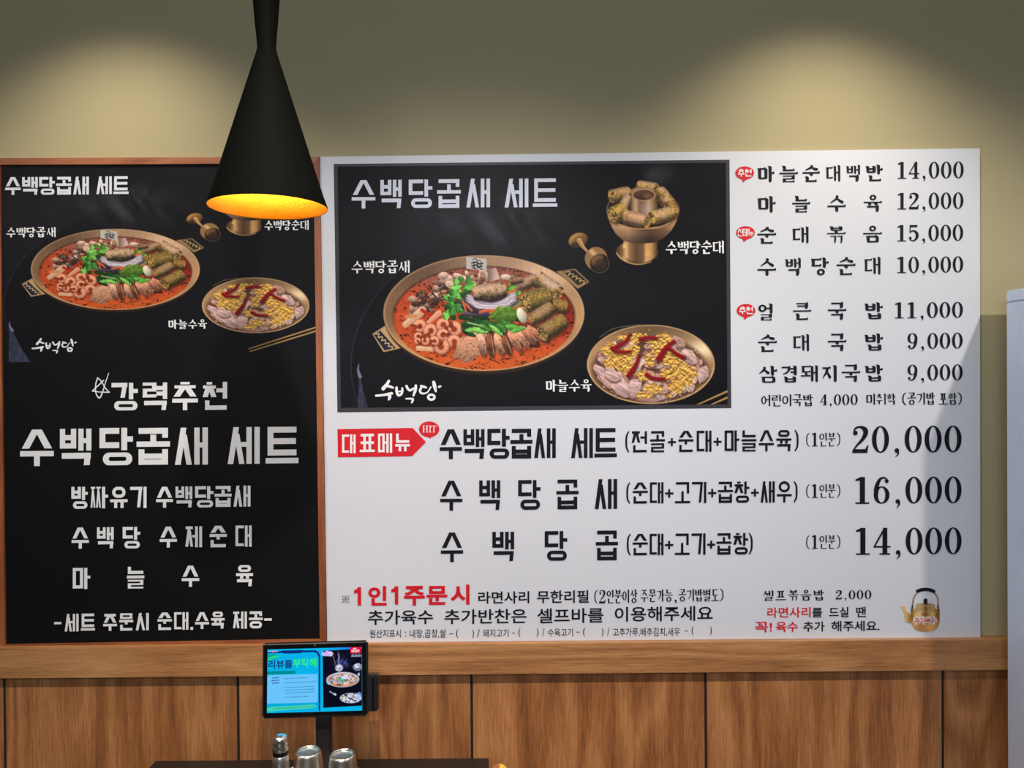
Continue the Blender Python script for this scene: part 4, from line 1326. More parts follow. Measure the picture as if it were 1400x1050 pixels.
def left_art(PX, PY):
    A = Art((PX + 398) / .84, (PY - 68.7) / .70, (19, 18, 23))
    lc = lambda px, py: ((px + 398) / .84, (py - 68.7) / .70)
    paint_food(A, [[lc(340, 477), lc(431, 448)], [lc(342, 480.5), lc(431, 453)]], [lc(13, 440), lc(12, 495), lc(42, 495), lc(30, 478), lc(17, 452)])
    return A.c
print_mesh('food_photograph', [(-.3, 225.4), (428.7, 223.6), (432.3, 494.2), (2.4, 495.8)], 590, 376, PB - .0004, left_art, bb)
ps = -.008
def L(material, style, t, runs, label, gap=.10, slope=-.010):
    return lettering(bb, TXT, material, style, t, runs, label, slope, gap=gap)
L('ink_grey', 'D', 3.7, [('수백당곱새', 7, 121.5, 242.2, 266.5), ('세트', 131.8, 175.8, 241.2, 265.4)], 'grey white lettering 수백당곱새 세트 over the photograph', .09, -.006)
L('ink_white', 'M', 2.4, [('수백당곱새', 8.7, 76, 311, 324.8)], 'small white lettering 수백당곱새', .08)
L('ink_white', 'M', 2.4, [('수백당순대', 361.6, 422, 301.5, 315)], 'small white lettering 수백당순대', .08)
L('ink_white', 'M', 2.4, [('마늘수육', 230, 283, 437, 450)], 'small white lettering 마늘수육', .08)
p = Pen(); logo(p, 43, 472.8, .0875, .0865 * .98)
flat('house_logo', p, TXT, 'ink_white', bb, 'white brushed logo 수백당')
p = Pen()
for st in ([(1040, 492, 6), (1010, 580, 9), (975, 690, 12), (948, 728, 13), (918, 680, 11), (916, 600, 11), (934, 535, 11)], [(934, 535, 11), (970, 570, 11), (1005, 630, 10), (1046, 674, 11)], [(1046, 674, 11), (960, 672, 9), (884, 662, 11)], [(884, 662, 11), (940, 610, 11), (992, 560, 10)]):
    p.brush([(x / 7, 440 + y / 7, w / 7) for x, y, w in st])
flat('star_scribble', p, TXT, 'ink_white', bb, 'thin white hand drawn star')
Z3 = .381
def z3(text, x0, x1, y0, y1):
    return (text, x0 * Z3, x1 * Z3, 490 + y0 * Z3, 490 + y1 * Z3)
L('ink_white', 'D', 6.0, [z3('강', 400, 495, 88, 187), z3('력', 512, 600, 87, 186), z3('추', 618, 710, 85, 186), z3('천', 727, 815, 85, 185)], 'white lettering 강력추천')
L('ink_white', 'D', 8.0, [z3('수', 72, 193, 256, 387), z3('백', 215, 328, 253, 384), z3('당', 357, 477, 250, 384), z3('곱', 490, 610, 250, 382), z3('새', 628, 746, 249, 382), z3('세', 817, 932, 247, 379), z3('트', 953, 1071, 246, 377)], 'large white lettering 수백당곱새 세트')
L('ink_white', 'D', 4.3, [z3('방', 256, 315, 461, 540), z3('짜', 325, 388, 461, 538), z3('유', 395, 458, 461, 537), z3('기', 467, 526, 461, 537), z3('수', 560, 621, 461, 536), z3('백', 630, 690, 460, 535), z3('당', 700, 766, 459, 535), z3('곱', 770, 831, 458, 533), z3('새', 838, 899, 457, 532)], 'white lettering 방짜유기 수백당곱새')
L('ink_white', 'D', 4.3, [z3('수', 257, 319, 607, 683), z3('백', 348, 408, 606, 682), z3('당', 440, 503, 605, 682), z3('수', 573, 635, 604, 679), z3('제', 665, 725, 603, 678), z3('순', 752, 814, 601, 678), z3('대', 845, 903, 600, 676)], 'white lettering 수백당 수제순대')
L('ink_white', 'D', 4.3, [z3('마', 261, 324, 752, 828), z3('늘', 455, 518, 748, 826), z3('수', 652, 715, 744, 820), z3('육', 847, 908, 742, 818)], 'white lettering 마늘수육')
L('ink_white', 'D', 3.6, [z3('-', 194, 220, 918, 982), z3('세', 232, 282, 917, 980), z3('트', 290, 341, 916, 977), z3('주', 370, 420, 917, 978), z3('문', 428, 478, 915, 977), z3('시', 487, 534, 914, 976), z3('순', 565, 617, 912, 975), z3('대', 625, 676, 911, 974), z3('.', 683, 692, 910, 974), z3('수', 700, 750, 911, 971), z3('육', 757, 806, 909, 970), z3('제', 836, 886, 909, 970), z3('공', 893, 943, 908, 969), z3('-', 948, 975, 906, 968)], 'white lettering 세트 주문시 순대.수육 제공')

# ---------------------------------------------------------------- white menu board
WB = -0.012
c0 = W(892, 877, 0)
wb = thing('menu_board', (c0.x, 0, c0.z), 'wide white menu board with black Korean dishes and prices and red badges', 'sign')
slab('panel', [(437.6, 214.2), (1339.6, 202.8), (1340.4, 876.4), (447.4, 878.8)], WB, -.001, 'board_white', wb)
slab('photograph_border', [(456.2, 224.2), (997.4, 218.3), (999.8, 558.0), (461.2, 563.8)], WB - .0004, WB, 'ink_gap', wb)
def right_art(PX, PY):
    A = Art(PX, PY, (19, 18, 23))
    paint_food(A, [[(953, 553.5), (996, 534.5)], [(972, 553.5), (996, 543)]], [(490.5, 498), (489, 557), (503, 557), (497, 535), (492.5, 515)])
    return A.c
print_mesh('food_photograph', [(461.5, 227.8), (992.5, 222.4), (994.6, 552.6), (466.0, 557.6)], 716, 446, WB - .0008, right_art, wb)
TW = WB - .0012
def R_(material, style, t, runs, label=None, gap=.10, slope=-.010, name='lettering', y=TW):
    return lettering(wb, y, material, style, t, runs, label, slope, gap=gap, name=name)
def z4(text, x0, x1, y0, y1):
    return (text, 450 + x0 * .4, 450 + x1 * .4, 0, 0)[:1] + (450 + x0 * .4, 450 + x1 * .4, 210 + y0 * .4, 210 + y1 * .4)
R_('ink_grey', 'D', 5.0, [z4('수', 77, 158, 91, 188), z4('백', 175, 248, 90, 187), z4('당', 272, 353, 89, 186), z4('곱', 369, 450, 88, 186), z4('새', 469, 550, 86, 184), z4('세', 600, 681, 86, 184), z4('트', 696, 780, 85, 182)], 'grey white lettering 수백당곱새 세트 over the photograph')
R_('ink_white', 'M', 2.6, [z4('수백당곱새', 77, 275, 367, 410)], 'small white lettering 수백당곱새', .07)
R_('ink_white', 'M', 3.2, [z4('수백당순대', 1151, 1349, 299, 344)], 'small white lettering 수백당순대', .06)
R_('ink_white', 'M', 2.8, [z4('마늘수육', 740, 897, 773, 815)], 'small white lettering 마늘수육', .07)
p = Pen(); logo(p, 512.6, 535.4, .1286, .1286)
flat('house_logo', p, TW, 'ink_white', wb, 'white brushed logo 수백당')
# price list at the right
def z5(x0, x1, y0, y1):
    k = .3522
    return (990 + x0 * k, 990 + x1 * k, 200 + y0 * k, 200 + y1 * k)
LIST = [
    ('마늘순대백반', [(130, 196), (215, 288), (305, 373), (396, 451), (475, 528), (550, 617)], 76, 140, '14,000', 668, 932, 61, 126),
    ('마늘수육', [(130, 201), (265, 335), (402, 473), (542, 614)], 193, 258, '12,000', 668, 931, 181, 245),
    ('순대볶음', [(130, 203), (266, 328), (400, 473), (540, 614)], 313, 378, '15,000', 667, 930, 306, 369),
    ('수백당순대', [(130, 203), (238, 298), (338, 407), (437, 511), (545, 607)], 434, 503, '10,000', 667, 930, 429, 492),
    ('얼큰국밥', [(131, 192), (268, 339), (403, 475), (546, 617)], 610, 676, '11,000', 657, 929, 606, 668),
    ('순대국밥', [(132, 206), (268, 330), (403, 476), (546, 618)], 731, 798, '9,000', 709, 928, 725, 787),
    ('삼겹돼지국밥', [(132, 207), (222, 286), (298, 364), (379, 441), (457, 529), (547, 617)], 852, 918, '9,000', 709, 928, 848, 910)]
for name, cells, y0, y1, price, p0, p1, q0, q1 in LIST:
    runs = []
    for ch, (a, b) in zip(name, cells):
        dy = -.0115 * (a - 130)
        runs.append((ch,) + z5(a, b, y0 + dy, y1 + dy))
    R_('ink_black', 'M', 4.3, runs, 'black lettering ' + name)
    R_('ink_black', 'M', 3.6, [(price,) + z5(p0, p1, q0, q1)], 'black price ' + price, .07, name='price_lettering')
R_('ink_black', 'M', 2.2, [('어린이국밥',) + z5(143, 345, 964, 1010), ('미취학',) + z5(551, 667, 960, 1004), ('(공기밥',) + z5(691, 818, 956, 1004), ('포함)',) + z5(834, 924, 957, 1003)], 'small black lettering 어린이국밥 미취학 (공기밥 포함)', .06)
R_('ink_black', 'M', 2.6, [('4,000',) + z5(372, 520, 963, 1005)], 'black price 4,000', .07, name='price_lettering')
# red speech badges
def badge(cx, cy, rx, ry, tail, text, style, t, cells, label):
    q = Pen()
    q.disc(cx, cy, rx, ry, 40)
    q.poly(tail)
    o = flat('badge', q, TW, 'ink_red', wb, label)
    if style:
        s = lettering(wb, TW - .0004, 'ink_white', style, t, cells, 'white lettering ' + text, -.01, gap=.05)
    else:
        q = Pen('D', 1.0)
        def V(x, w):
            q.poly([(x - w / 2, 582.0), (x + w / 2, 582.0), (x + w / 2, 591.0), (x - w / 2, 591.0)])
        def H(x0, x1, y):
            q.poly([(x0, y - .32), (x1, y - .32), (x1, y + .32), (x0, y + .32)])
        for x in (579.3, 583.8, 588.0, 593.2):
            V(x, 1.35); H(x - 1.5, x + 1.5, 590.9)
            if x < 590:
                H(x - 1.5, x + 1.5, 582.1)
        H(579.3, 583.8, 586.4); H(590.2, 596.2, 582.2)
        q.poly([(590.0, 582), (590.7, 582), (590.5, 584.6), (590.0, 584.6)]); q.poly([(595.7, 582), (596.4, 582), (596.4, 584.6), (595.9, 584.6)])
        s = flat('lettering', q, TW - .0004, 'ink_white', wb, 'white lettering ' + text)
    s.parent = o
    s.matrix_parent_inverse = Matrix.Identity(4)
    o_w = o.matrix_parent_inverse.copy()
    s.matrix_parent_inverse = (Matrix.Translation(wb.location) @ o_w).inverted()
for cx, cy, text, half in ((1018.2, 236.3, '추천', 9.3), (1019.2, 318.0, '신메뉴', 11.0), (1020.0, 424.4, '추천', 9.3)):
    badge(cx, cy, 12.8, 8.9, [(cx - 4, cy + 7.5), (cx + 4.5, cy + 7.5), (cx - 2.2, cy + 12.8)], text, 'D', 1.45 if len(text) == 2 else 1.05,
          [(text, cx - half, cx + half, cy - 5.2, cy + 5.2)], 'red speech bubble with white ' + text)
# headline dishes
def z6(text, x0, x1, y0, y1):
    k = .32143
    return (text, 450 + x0 * k, 450 + x1 * k, 560 + y0 * k, 560 + y1 * k)
def z7(text, x0, x1, y0, y1):
    k = .35714
    return (text, 850 + x0 * k, 850 + x1 * k, 560 + y0 * k, 560 + y1 * k)
p = Pen(); p.poly([(461.3, 586.7), (564.2, 585), (582.4, 604.4), (563.2, 623.7), (462, 625)])
flat('arrow_tag', p, TW, 'ink_red', wb, 'red arrow tag with white 대표메뉴')
R_('ink_white', 'D', 3.6, [z6('대', 55, 113, 106, 186), z6('표', 130, 194, 103, 181), z6('메', 208, 268, 102, 184), z6('뉴', 281, 344, 102, 178)], 'white lettering 대표메뉴', y=TW - .0004)
badge(586.7, 586.9, 13.9, 10.8, [(583, 595.5), (590.5, 595.5), (588.5, 599.8)], 'HIT', None, 0, [('HIT', 577.2, 596.4, 581.2, 591.6)], 'red speech bubble with white HIT')
R_('ink_black', 'D', 5.6, [z6('수', 470, 565, 84, 211), z6('백', 571, 661, 84, 210), z6('당', 673, 768, 82, 209), z6('곱', 771, 865, 82, 208), z6('새', 872, 964, 80, 206), z6('세', 1029, 1122, 79, 206), z6('트', 1128, 1224, 79, 203)], 'bold black lettering 수백당곱새 세트')
R_('ink_black', 'D', 5.0, [z6('수', 472, 567, 303, 430), z6('백', 638, 728, 301, 427), z6('당', 804, 899, 300, 426), z6('곱', 966, 1061, 298, 424), z6('새', 1130, 1225, 296, 423)], 'bold black lettering 수백당곱새')
R_('ink_black', 'D', 5.0, [z6('수', 475, 570, 523, 649), z6('백', 694, 787, 520, 645), z6('당', 917, 1013, 517, 643), z6('곱', 1134, 1229, 515, 641)], 'bold black lettering 수백당곱')
def cells7(spec, y0, y1):
    x_first = spec[0][1]
    return [z7(t, a, b, y0 - .008 * (a - x_first), y1 - .008 * (a - x_first)) for t, a, b in spec]
R_('ink_black', 'D', 3.3, cells7([('(', 14, 31), ('전', 38, 97), ('골', 109, 166), ('+', 175, 209), ('순', 217, 275), ('대', 287, 344), ('+', 350, 384), ('마', 394, 451), ('늘', 459, 516), ('수', 525, 583), ('육', 592, 650), (')', 660, 677)], 83, 164), 'black lettering (전골+순대+마늘수육)')
R_('ink_black', 'D', 3.3, cells7([('(', 18, 34), ('순', 42, 100), ('대', 108, 160), ('+', 164, 200), ('고', 204, 262), ('기', 269, 324), ('+', 329, 364), ('곱', 368, 426), ('창', 431, 489), ('+', 494, 526), ('새', 532, 586), ('우', 594, 651), (')', 657, 673)], 279, 360), 'black lettering (순대+고기+곱창+새우)')
R_('ink_black', 'D', 3.3, cells7([('(', 20, 36), ('순', 42, 100), ('대', 107, 160), ('+', 164, 199), ('고', 203, 260), ('기', 267, 321), ('+', 326, 359), ('곱', 363, 420), ('창', 427, 484), (')', 485, 501)], 476, 558), 'black lettering (순대+고기+곱창)')
for y0 in (89, 286, 481):
    R_('ink_black', 'M', 1.8, [z7('(1인분)', 705, 838, y0, y0 + 52)], 'small black lettering (1인분)', .06)
for s, a, y0 in (('20,000', 879, 63), ('16,000', 885, 258), ('14,000', 887, 453)):
    R_('ink_black', 'M', 5, [z7(s, a, 1304, y0, y0 + 103)], 'large black price ' + s, .07, slope=-.006, name='price_lettering')
# notes along the foot
p = Pen('D', 1.2)
cx, cy, r = 472.5, 819.2, 5.0
for s in (1, -1):
    p.brush([(cx - r, cy - s * r, 0.75), (cx + r, cy + s * r, 0.75)], cap=False)
for dx, dy in ((-1, 0), (1, 0), (0, -1), (0, 1)):
    p.disc(cx + dx * 4.0, cy + dy * 4.0, .8)
flat('lettering', p, TW, 'ink_black', wb, 'small black reference mark')
ones = Pen()
for ox, oy in ((105, 755), (263, 751)):
    ones.poly([(450 + (ox + a) * .32143, 560 + (oy + b) * .32143) for a, b in ((17, 0), (31, 0), (31, 78), (16, 78), (16, 24), (1, 28), (1, 14), (12, 9))])
type_line(wb, TW, 'ink_red', .034, [z6('인', 166, 245, 751, 834), z6('주', 318, 407, 750, 834), z6('문', 414, 503, 750, 831), z6('시', 516, 597, 745, 830)], 'bold red lettering 1인1주문시', pen=ones)
type_line(wb, TW, 'ink_black', .018, [z6('라면사리', 634, 851, 774, 826), z6('무한리필', 884, 1104, 770, 824)], 'bold black lettering 라면사리 무한리필')
R_('ink_black', 'M', 2.0, [('(2인분이상', 812.3, 871.5, 806.6, 825), ('주문가능,공기밥별도)', 875.5, 989.5, 806.2, 823.2)], 'thin black lettering (2인분이상 주문가능,공기밥별도)', .05, -.014)
type_line(wb, TW, 'ink_black', .014, [('추가육수', 503, 592, 834.6, 854.3), ('추가반찬은', 607.5, 720, 833.5, 853.4), ('셀프바를', 734.5, 825, 832, 852.2), ('이용해주세요', 840.5, 974.5, 829.8, 850)], 'bold black lettering 추가육수 추가반찬은 셀프바를 이용해주세요', -.012)
FOOT = [('원산지표시', 173, 305, 936, 970), (':', 323, 327, 944, 966), ('내장,곱창,쌀', 343, 497, 935, 972), ('–', 512, 527, 952, 954.5), ('(', 540, 549, 934, 972), (')', 608, 616, 934, 972), ('/', 630, 640, 934, 968), ('돼지고기', 655, 763, 934, 968), ('–', 777, 791, 949, 951.5),
        ('(', 805, 814, 930, 968), (')', 883, 891, 930, 968), ('/', 907, 916, 930, 964), ('수육고기', 930, 1037, 931, 965), ('–', 1052, 1066, 945, 947.5), ('(', 1080, 1089, 928, 965), (')', 1159, 1167, 928, 965), ('/', 1183, 1192, 928, 962), ('고추가루,배추김치,새우', 1207, 1492, 929, 966), ('–', 1512, 1526, 940, 942.5), ('(', 1542, 1550, 922, 960), (')', 1620, 1628, 922, 960)]
type_line(wb, TW, 'ink_black', .002, [z6(*q) for q in FOOT], 'small thin black line of ingredient origins', -.008)
R_('ink_black', 'M', 2.3, [('셀프볶음밥', 1042.8, 1126.8, 807, 821.5)], 'black lettering 셀프볶음밥', .18)
R_('ink_black', 'M', 2.3, [('2,000', 1142, 1191.8, 807, 819.5)], 'black price 2,000', .10, name='price_lettering')
type_line(wb, TW, 'ink_red', .016, [('라면사리', 1049, 1108.3, 830.5, 844.6)], 'red lettering 라면사리')
type_line(wb, TW, 'ink_black', .016, [('를', 1110.4, 1124.3, 831, 844), ('드실', 1133.6, 1160.2, 830, 844), ('땐', 1170.5, 1184, 829.6, 843.8)], 'black lettering 를 드실 땐')
type_line(wb, TW, 'ink_red', .016, [('꼭!', 1032.2, 1055.5, 850.2, 864.6), ('육수', 1060.8, 1091, 850, 864.2)], 'red lettering 꼭! 육수')
type_line(wb, TW, 'ink_black', .016, [('추가', 1098.2, 1127.5, 849.8, 863.8), ('해주세요.', 1136.8, 1202.6, 849, 863.4)], 'black lettering 추가 해주세요.')
def kettle(PX, PY):
    X, Y = (PX - 1220) * 13.125, (PY - 795) * 13.125      # drawn on a 1050 grid
    A = Art(X, Y, (196, 156, 96))
    on = np.zeros(X.shape)
    B = Art(X, Y, (0, 0, 0))
    def both(fn, *a, **k):
        getattr(A, fn)(*a, **k)
        a = list(a)
        return k
    def gold(x, y):
        t = np.clip((x - 335) / 515, 0, 1)
        c = np.stack([np.interp(t, [0, .06, .14, .3, .42, .5, .62, .78, .88, 1], v) for v in ([120, 150, 206, 222, 206, 150, 196, 214, 150, 120], [86, 108, 172, 196, 168, 112, 160, 178, 104, 84], [40, 52, 108, 140, 110, 58, 100, 118, 52, 40])], -1) / 255
        low = sstep(640, 800, y)[..., None]
        c = c * (1 - low) + C3((214, 160, 94)) * (.92 + .12 * np.cos(t * 9))[..., None] * low
        return c
    shapes = []
    body = [(335, 545), (345, 500), (420, 480), (760, 480), (840, 510), (852, 560), (848, 700), (835, 790), (790, 855), (700, 890), (600, 902), (480, 890), (400, 850), (350, 770), (335, 660)]
    spout = [(150, 455), (215, 445), (245, 510), (290, 570), (340, 585), (345, 740), (290, 745), (245, 715), (225, 620), (195, 510)]
    lid = [(420, 425), (450, 400), (520, 388), (660, 388), (735, 402), (765, 425), (755, 520), (425, 520)]
    neck = [(340, 520), (420, 485), (770, 485), (850, 520), (850, 550), (335, 550)]
    S = 10
    def draw(fn, pts_or, *args, **kw):
        shapes.append((fn, pts_or, args, kw))
    for T, isM in ((A, False), (B, True)):
        k = (lambda c: (255, 255, 255)) if isM else (lambda c: c)
        T.line([(345, 540), (368, 420), (382, 310), (450, 200), (600, 140), (740, 190), (815, 300), (822, 430), (835, 540)], 24, 24, k((146, 108, 78)), 9)
        T.line([(362, 440), (350, 520)], 24, 30, k((60, 40, 34)), 9); T.line([(812, 430), (836, 530)], 24, 34, k((80, 54, 40)), 9)
        T.line([(455, 172), (520, 150), (600, 142), (680, 152), (742, 178)], 62, 62, k((26, 22, 36)), 9)
        T.poly(spout, k((206, 156, 84)) if isM else (lambda x, y: C3((212, 160, 88)) * (1.12 - .35 * sstep(230, 330, x))[..., None]), S)
        T.poly(body, (255, 255, 255) if isM else gold, S)
        T.poly(lid, (255, 255, 255) if isM else (lambda x, y: gold(x, y * 0 + 500) * .82), S)
        T.poly([(560, 318), (600, 300), (632, 318), (632, 395), (600, 410), (562, 390)], k((34, 24, 28)), S)
    A.line([(340, 530), (600, 545), (850, 530)], 14, 14, (150, 104, 56), 8, .8)
    A.line([(425, 440), (600, 450), (760, 440)], 8, 8, (226, 186, 122), 8, .7)
    A.ellipse(590, 590, 70, 30, (110, 74, 46), 0, 20, .6)
    return A.c, B.c[..., 0]
print_mesh('kettle_picture', [(1230, 803), (1286.5, 803), (1286.5, 865), (1230, 865)], 226, 248, TW, kettle, wb)['label'] = 'picture of a golden kettle'
for off, mt, b in ((0, 'ink_white', .10), (-.0003, 'ink_red', .012)):
    type_line(wb, TW - .0003 + off, mt, b, [('추가육수', 1250.3 - (2 if b > .05 else 0), 1279.3 + (2 if b > .05 else 0), 844.2 - (1.3 if b > .05 else 0), 852.6 + (1.3 if b > .05 else 0))], ('red lettering' if b < .05 else 'white outline of the lettering') + ' 추가육수 on the kettle')

# ---------------------------------------------------------------- pendant lamp
dl = 1.27
Cb = W(367, 284.0, CAM.y + dl)           # centre of the open lower rim
S = dl / F
pl = thing('pendant_lamp', (Cb.x, Cb.y, Cb.z), 'slim matt black cone pendant lamp with a golden inside, hanging before the boards', 'lamp')
R0 = 80.0 * S * .985
def zz(py):
    return W(367, py, CAM.y + dl).z - Cb.z
prof = [(R0 * 1.0, 0.0), (R0 * 1.001, .003), *[((80 - 66.2 * k / 12) * S * .985, zz(284 - 212 * k / 12)) for k in range(1, 13)], (12.7 * S, zz(68)), (12.4 * S, zz(64.5)), (12.6 * S, zz(60)), (13.2 * S, zz(52)), (15.2 * S, zz(32)), (17.6 * S, zz(0)), (20.5 * S, zz(-32)), (21 * S, zz(-38)), (19 * S, zz(-42)), (.004, zz(-46))]
inner = [(R0 * 1.0, 0.0), (R0 * .985, .001), (61.5 * S, zz(229)), (42 * S, zz(167)), (20 * S, zz(96)), (11.5 * S, zz(70)), (.0005, zz(69))]
sh = lathe('shade', prof, 'lamp_black', pl, 96)
lathe('shade_lining', inner, 'lamp_gold', pl, 96)['label'] = 'golden hammered lining'
hz = CEIL - Cb.z
lathe('cord', [(.0032, zz(-46)), (.0032, hz)], 'lamp_black', pl, 12)
lathe('ceiling_rose', [(.0, hz - .03), (.03, hz - .03), (.05, hz - .018), (.052, hz)], 'lamp_black', pl, 40)
lathe('bulb', [(.0, .165), (.014, .166), (.017, .175), (.018, .19), (.013, .21), (.012, .235), (.0, .236)], 'bulb', pl, 24)
lb = bpy.data.lights.new('pendant_bulb_light', 'POINT')
lb.energy, lb.color, lb.shadow_soft_size = 7.0, (1.0, 0.80, 0.50), .016
lo = bpy.data.objects.new('pendant_bulb_light', lb); COL.objects.link(lo)
lo.location = (Cb.x, Cb.y, Cb.z + .145)

# ---------------------------------------------------------------- table
ty = CAM.y + 1.78
bl, br = W(212, 1040.2, ty), W(668.5, 1035.2, ty)
TZ = (bl.z + br.z) / 2
tb = thing('dining_table', ((bl.x + br.x) / 2, ty - .35, 0), 'black topped dining table under the tablet', 'table')
bm = box_bm(bl.x, ty - .70, TZ - .028, br.x, ty, TZ, bevel=.0025)
keep(bm_obj('table_top', bm, 'table_black'), tb)
mx, my = (bl.x + br.x) / 2, ty - .35
keep(lathe('pedestal', [(.0, .0), (.23, .0), (.23, .010), (.20, .016), (.04, .022), (.036, .04), (.036, TZ - .045), (.12, TZ - .034), (.12, TZ - .028)], 'plastic_black', None, 40, center=(mx, my)), tb)

# ---------------------------------------------------------------- tablet on its stand
yt = CAM.y + 1.70
tc = W(430.5, 929.3, yt)
px2 = 1.70 / F
TW_, TH_ = 145.5 * px2, 99.5 * px2 / math.cos(math.radians(7))
pole_x = W(438.5, 1000, yt).x
tk = thing('tablet_stand', (pole_x, yt + .012, TZ), 'black ordering tablet with a bright blue screen on a post at the table', 'tablet')
rot = Matrix.Rotation(math.radians(-7), 4, 'X') @ Matrix.Rotation(math.radians(1.0), 4, 'Y').inverted()
roll = Matrix.Rotation(-math.radians(1.05), 4, 'Y')
Mt = Matrix.Translation(tc) @ roll @ Matrix.Rotation(math.radians(-7), 4, 'X')
def in_tablet(o):
    o.data.transform(Mt)
    keep(o, tk)
    return o
bm = box_bm(-TW_ / 2, 0, -TH_ / 2, TW_ / 2, .011, TH_ / 2, bevel=.0045, seg=3)
case = in_tablet(bm_obj('casing', bm, 'plastic_black'))
g = box_bm(-TW_ / 2 + .0045, -.0006, -TH_ / 2 + .0045, TW_ / 2 - .0045, .002, TH_ / 2 - .0045)
in_tablet(bm_obj('front_glass', g, 'glass_black'))
sx0, sx1 = (365.3 - 430.5) * px2, (495.3 - 430.5) * px2
sz1, sz0 = (929.3 - 887.3) * px2, (929.3 - 971.4) * px2
def screen_paint():
    nx, ny = 330, 216
    u, v = np.meshgrid(np.linspace(0, 1010, nx), np.linspace(0, 650, ny))
    A = Art(u, v, (6, 178, 232))
    c = A.c
    c += (sstep(560, 1000, u) * sstep(120, 0, v))[..., None] * (C3((30, 120, 245)) - C3((6, 178, 232)))
    navy = (4, 44, 122)
    A.poly([(-20, 20), (510, 20), (545, 40), (565, 80), (565, 640), (548, 640), (548, 90), (530, 55), (500, 40), (-20, 40)], navy, 2)
    A.poly([(150, 15), (380, 15), (360, 48), (180, 48), (165, 40)], navy, 2)
    A.poly([(-10, 50), (110, 50), (110, 95), (0, 120), (-10, 120)], (10, 160, 150), 6, .8)
    A.poly([(-10, 225), (300, 225), (300, 258), (-10, 258)], (0, 132, 130), 4, .9)
    A.line([(15, 100), (60, 82), (110, 72)], 20, 20, (40, 226, 120), 4)
    A.line([(6, 22), (110, 22)], 10, 10, (220, 235, 250), 4, .7); A.ellipse(62, 22, 12, 12, (245, 120, 160))
    A.poly([(10, 264), (525, 264), (538, 276), (538, 545), (525, 556), (10, 556), (0, 545), (0, 276)], (106, 196, 250), 3)
    A.poly([(-10, 556), (550, 556), (550, 585), (-10, 585)], (0, 160, 210), 8, .5)
    A.poly([(0, 606), (40, 588), (500, 575), (528, 592), (500, 610), (60, 632), (0, 630)], (70, 210, 170), 6)
    R = A.rng
    for x in range(70, 490, 22):
        A.line([(x, 612 - x * .04), (x + 14, 611 - x * .04)], 9, 9, (30, 130, 150), 3, .5)
    for k, y in enumerate((308, 352, 400, 428, 456, 500)):
        x = 175 + (20 if k in (3, 4) else 0)
        end = (430, 500, 490, 505, 505, 440)[k]
        while x < end:
            w = R.uniform(8, 26)
            A.line([(x, y - x * .02), (x + w, y - x * .02)], 8, 8, (46, 122, 190), 3, R.uniform(.4, .8))
            x += w + 7
    for x, y in ((58, 295), (84, 292), (108, 290), (50, 322), (76, 320), (110, 318), (58, 348), (86, 346), (108, 345)):
        A.line([(x, y), (x + 14, y)], 12, 12, (40, 80, 160), 3, .7)
    # picture at the right
    A.poly([(590, 30), (1008, 16), (1008, 600), (598, 612)], (10, 10, 26), 2)
    A.smoke(800, 150, 150, 120, .8, (80, 90, 170), 3); A.smoke(680, 300, 90, 90, .4, (60, 60, 120), 5)
    A.smoke(760, 120, 20, 120, .9, (190, 190, 220), 8)
    for k in range(26):
        A.ellipse(R.uniform(592, 690), R.uniform(40, 80) - 0, R.uniform(10, 22), R.uniform(8, 16), R.choice([(196, 176, 240), (170, 160, 240), (220, 205, 250)]))
    A.poly([(592, 92), (640, 96), (690, 110), (592, 130)], (10, 10, 26), 8)
    A.line([(692, 60), (712, 120), (735, 190)], 7, 5, (150, 130, 120), 3)
    def plate(cx, cy, a, b, rim, fills, n, seed):
        A.ellipse(cx, cy, a, b, rim, .02, 4)
        rr = random.Random(seed)
        for k in range(n):
            t, r = rr.uniform(0, 6.28), math.sqrt(rr.random()) * .82
            A.ellipse(cx + a * r * math.cos(t), cy + b * r * math.sin(t), rr.uniform(8, 20), rr.uniform(5, 10), rr.choice(fills), rr.uniform(-1, 1), 3)
    pale = [(196, 210, 240), (226, 232, 246), (150, 160, 200), (90, 90, 130), (210, 190, 180)]
    plate(765, 210, 42, 36, (170, 186, 220), pale, 26, 1)
    plate(962, 205, 50, 36, (150, 166, 200), pale + [(120, 130, 90)], 30, 2)
    A.poly([(925, 215), (1000, 215), (990, 245), (940, 245)], (110, 120, 140), 6)
    A.ellipse(805, 330, 176, 78, (196, 206, 226), .0, 4); A.ellipse(805, 334, 160, 68, (196, 130, 90), 0, 5)
    rr = random.Random(5)
    for k in range(150):
        t, r = rr.uniform(0, 6.28), math.sqrt(rr.random()) * .92
        A.ellipse(805 + 150 * r * math.cos(t), 330 + 60 * r * math.sin(t), rr.uniform(7, 20), rr.uniform(4, 9), rr.choice(pale + [(220, 170, 140), (60, 110, 80), (70, 70, 90), (214, 222, 240), (190, 150, 130)]), rr.uniform(-1, 1), 3, .9)
    for k in range(10):
        A.leaf(790 + rr.uniform(-30, 30), 330 + rr.uniform(-20, 18), 40, 18, rr.uniform(0, 180), (70, 150, 110), k)
    A.ellipse(830, 308, 40, 18, (214, 220, 238), 0, 4)
    A.poly([(628, 352), (668, 340), (680, 375), (650, 378)], (170, 190, 226), 4); A.poly([(958, 272), (985, 262), (985, 295), (970, 300)], (170, 190, 226), 4)
    A.line([(668, 448), (690, 462), (720, 476)], 14, 12, (150, 160, 190), 4); A.ellipse(722, 478, 16, 12, (190, 210, 240), .4, 4)
    plate(890, 520, 116, 52, (200, 214, 240), pale + [(60, 60, 80), (230, 220, 170), (40, 40, 60)], 70, 4)
    A.ellipse(978, 492, 26, 30, (150, 190, 250), 0, 8, .8)
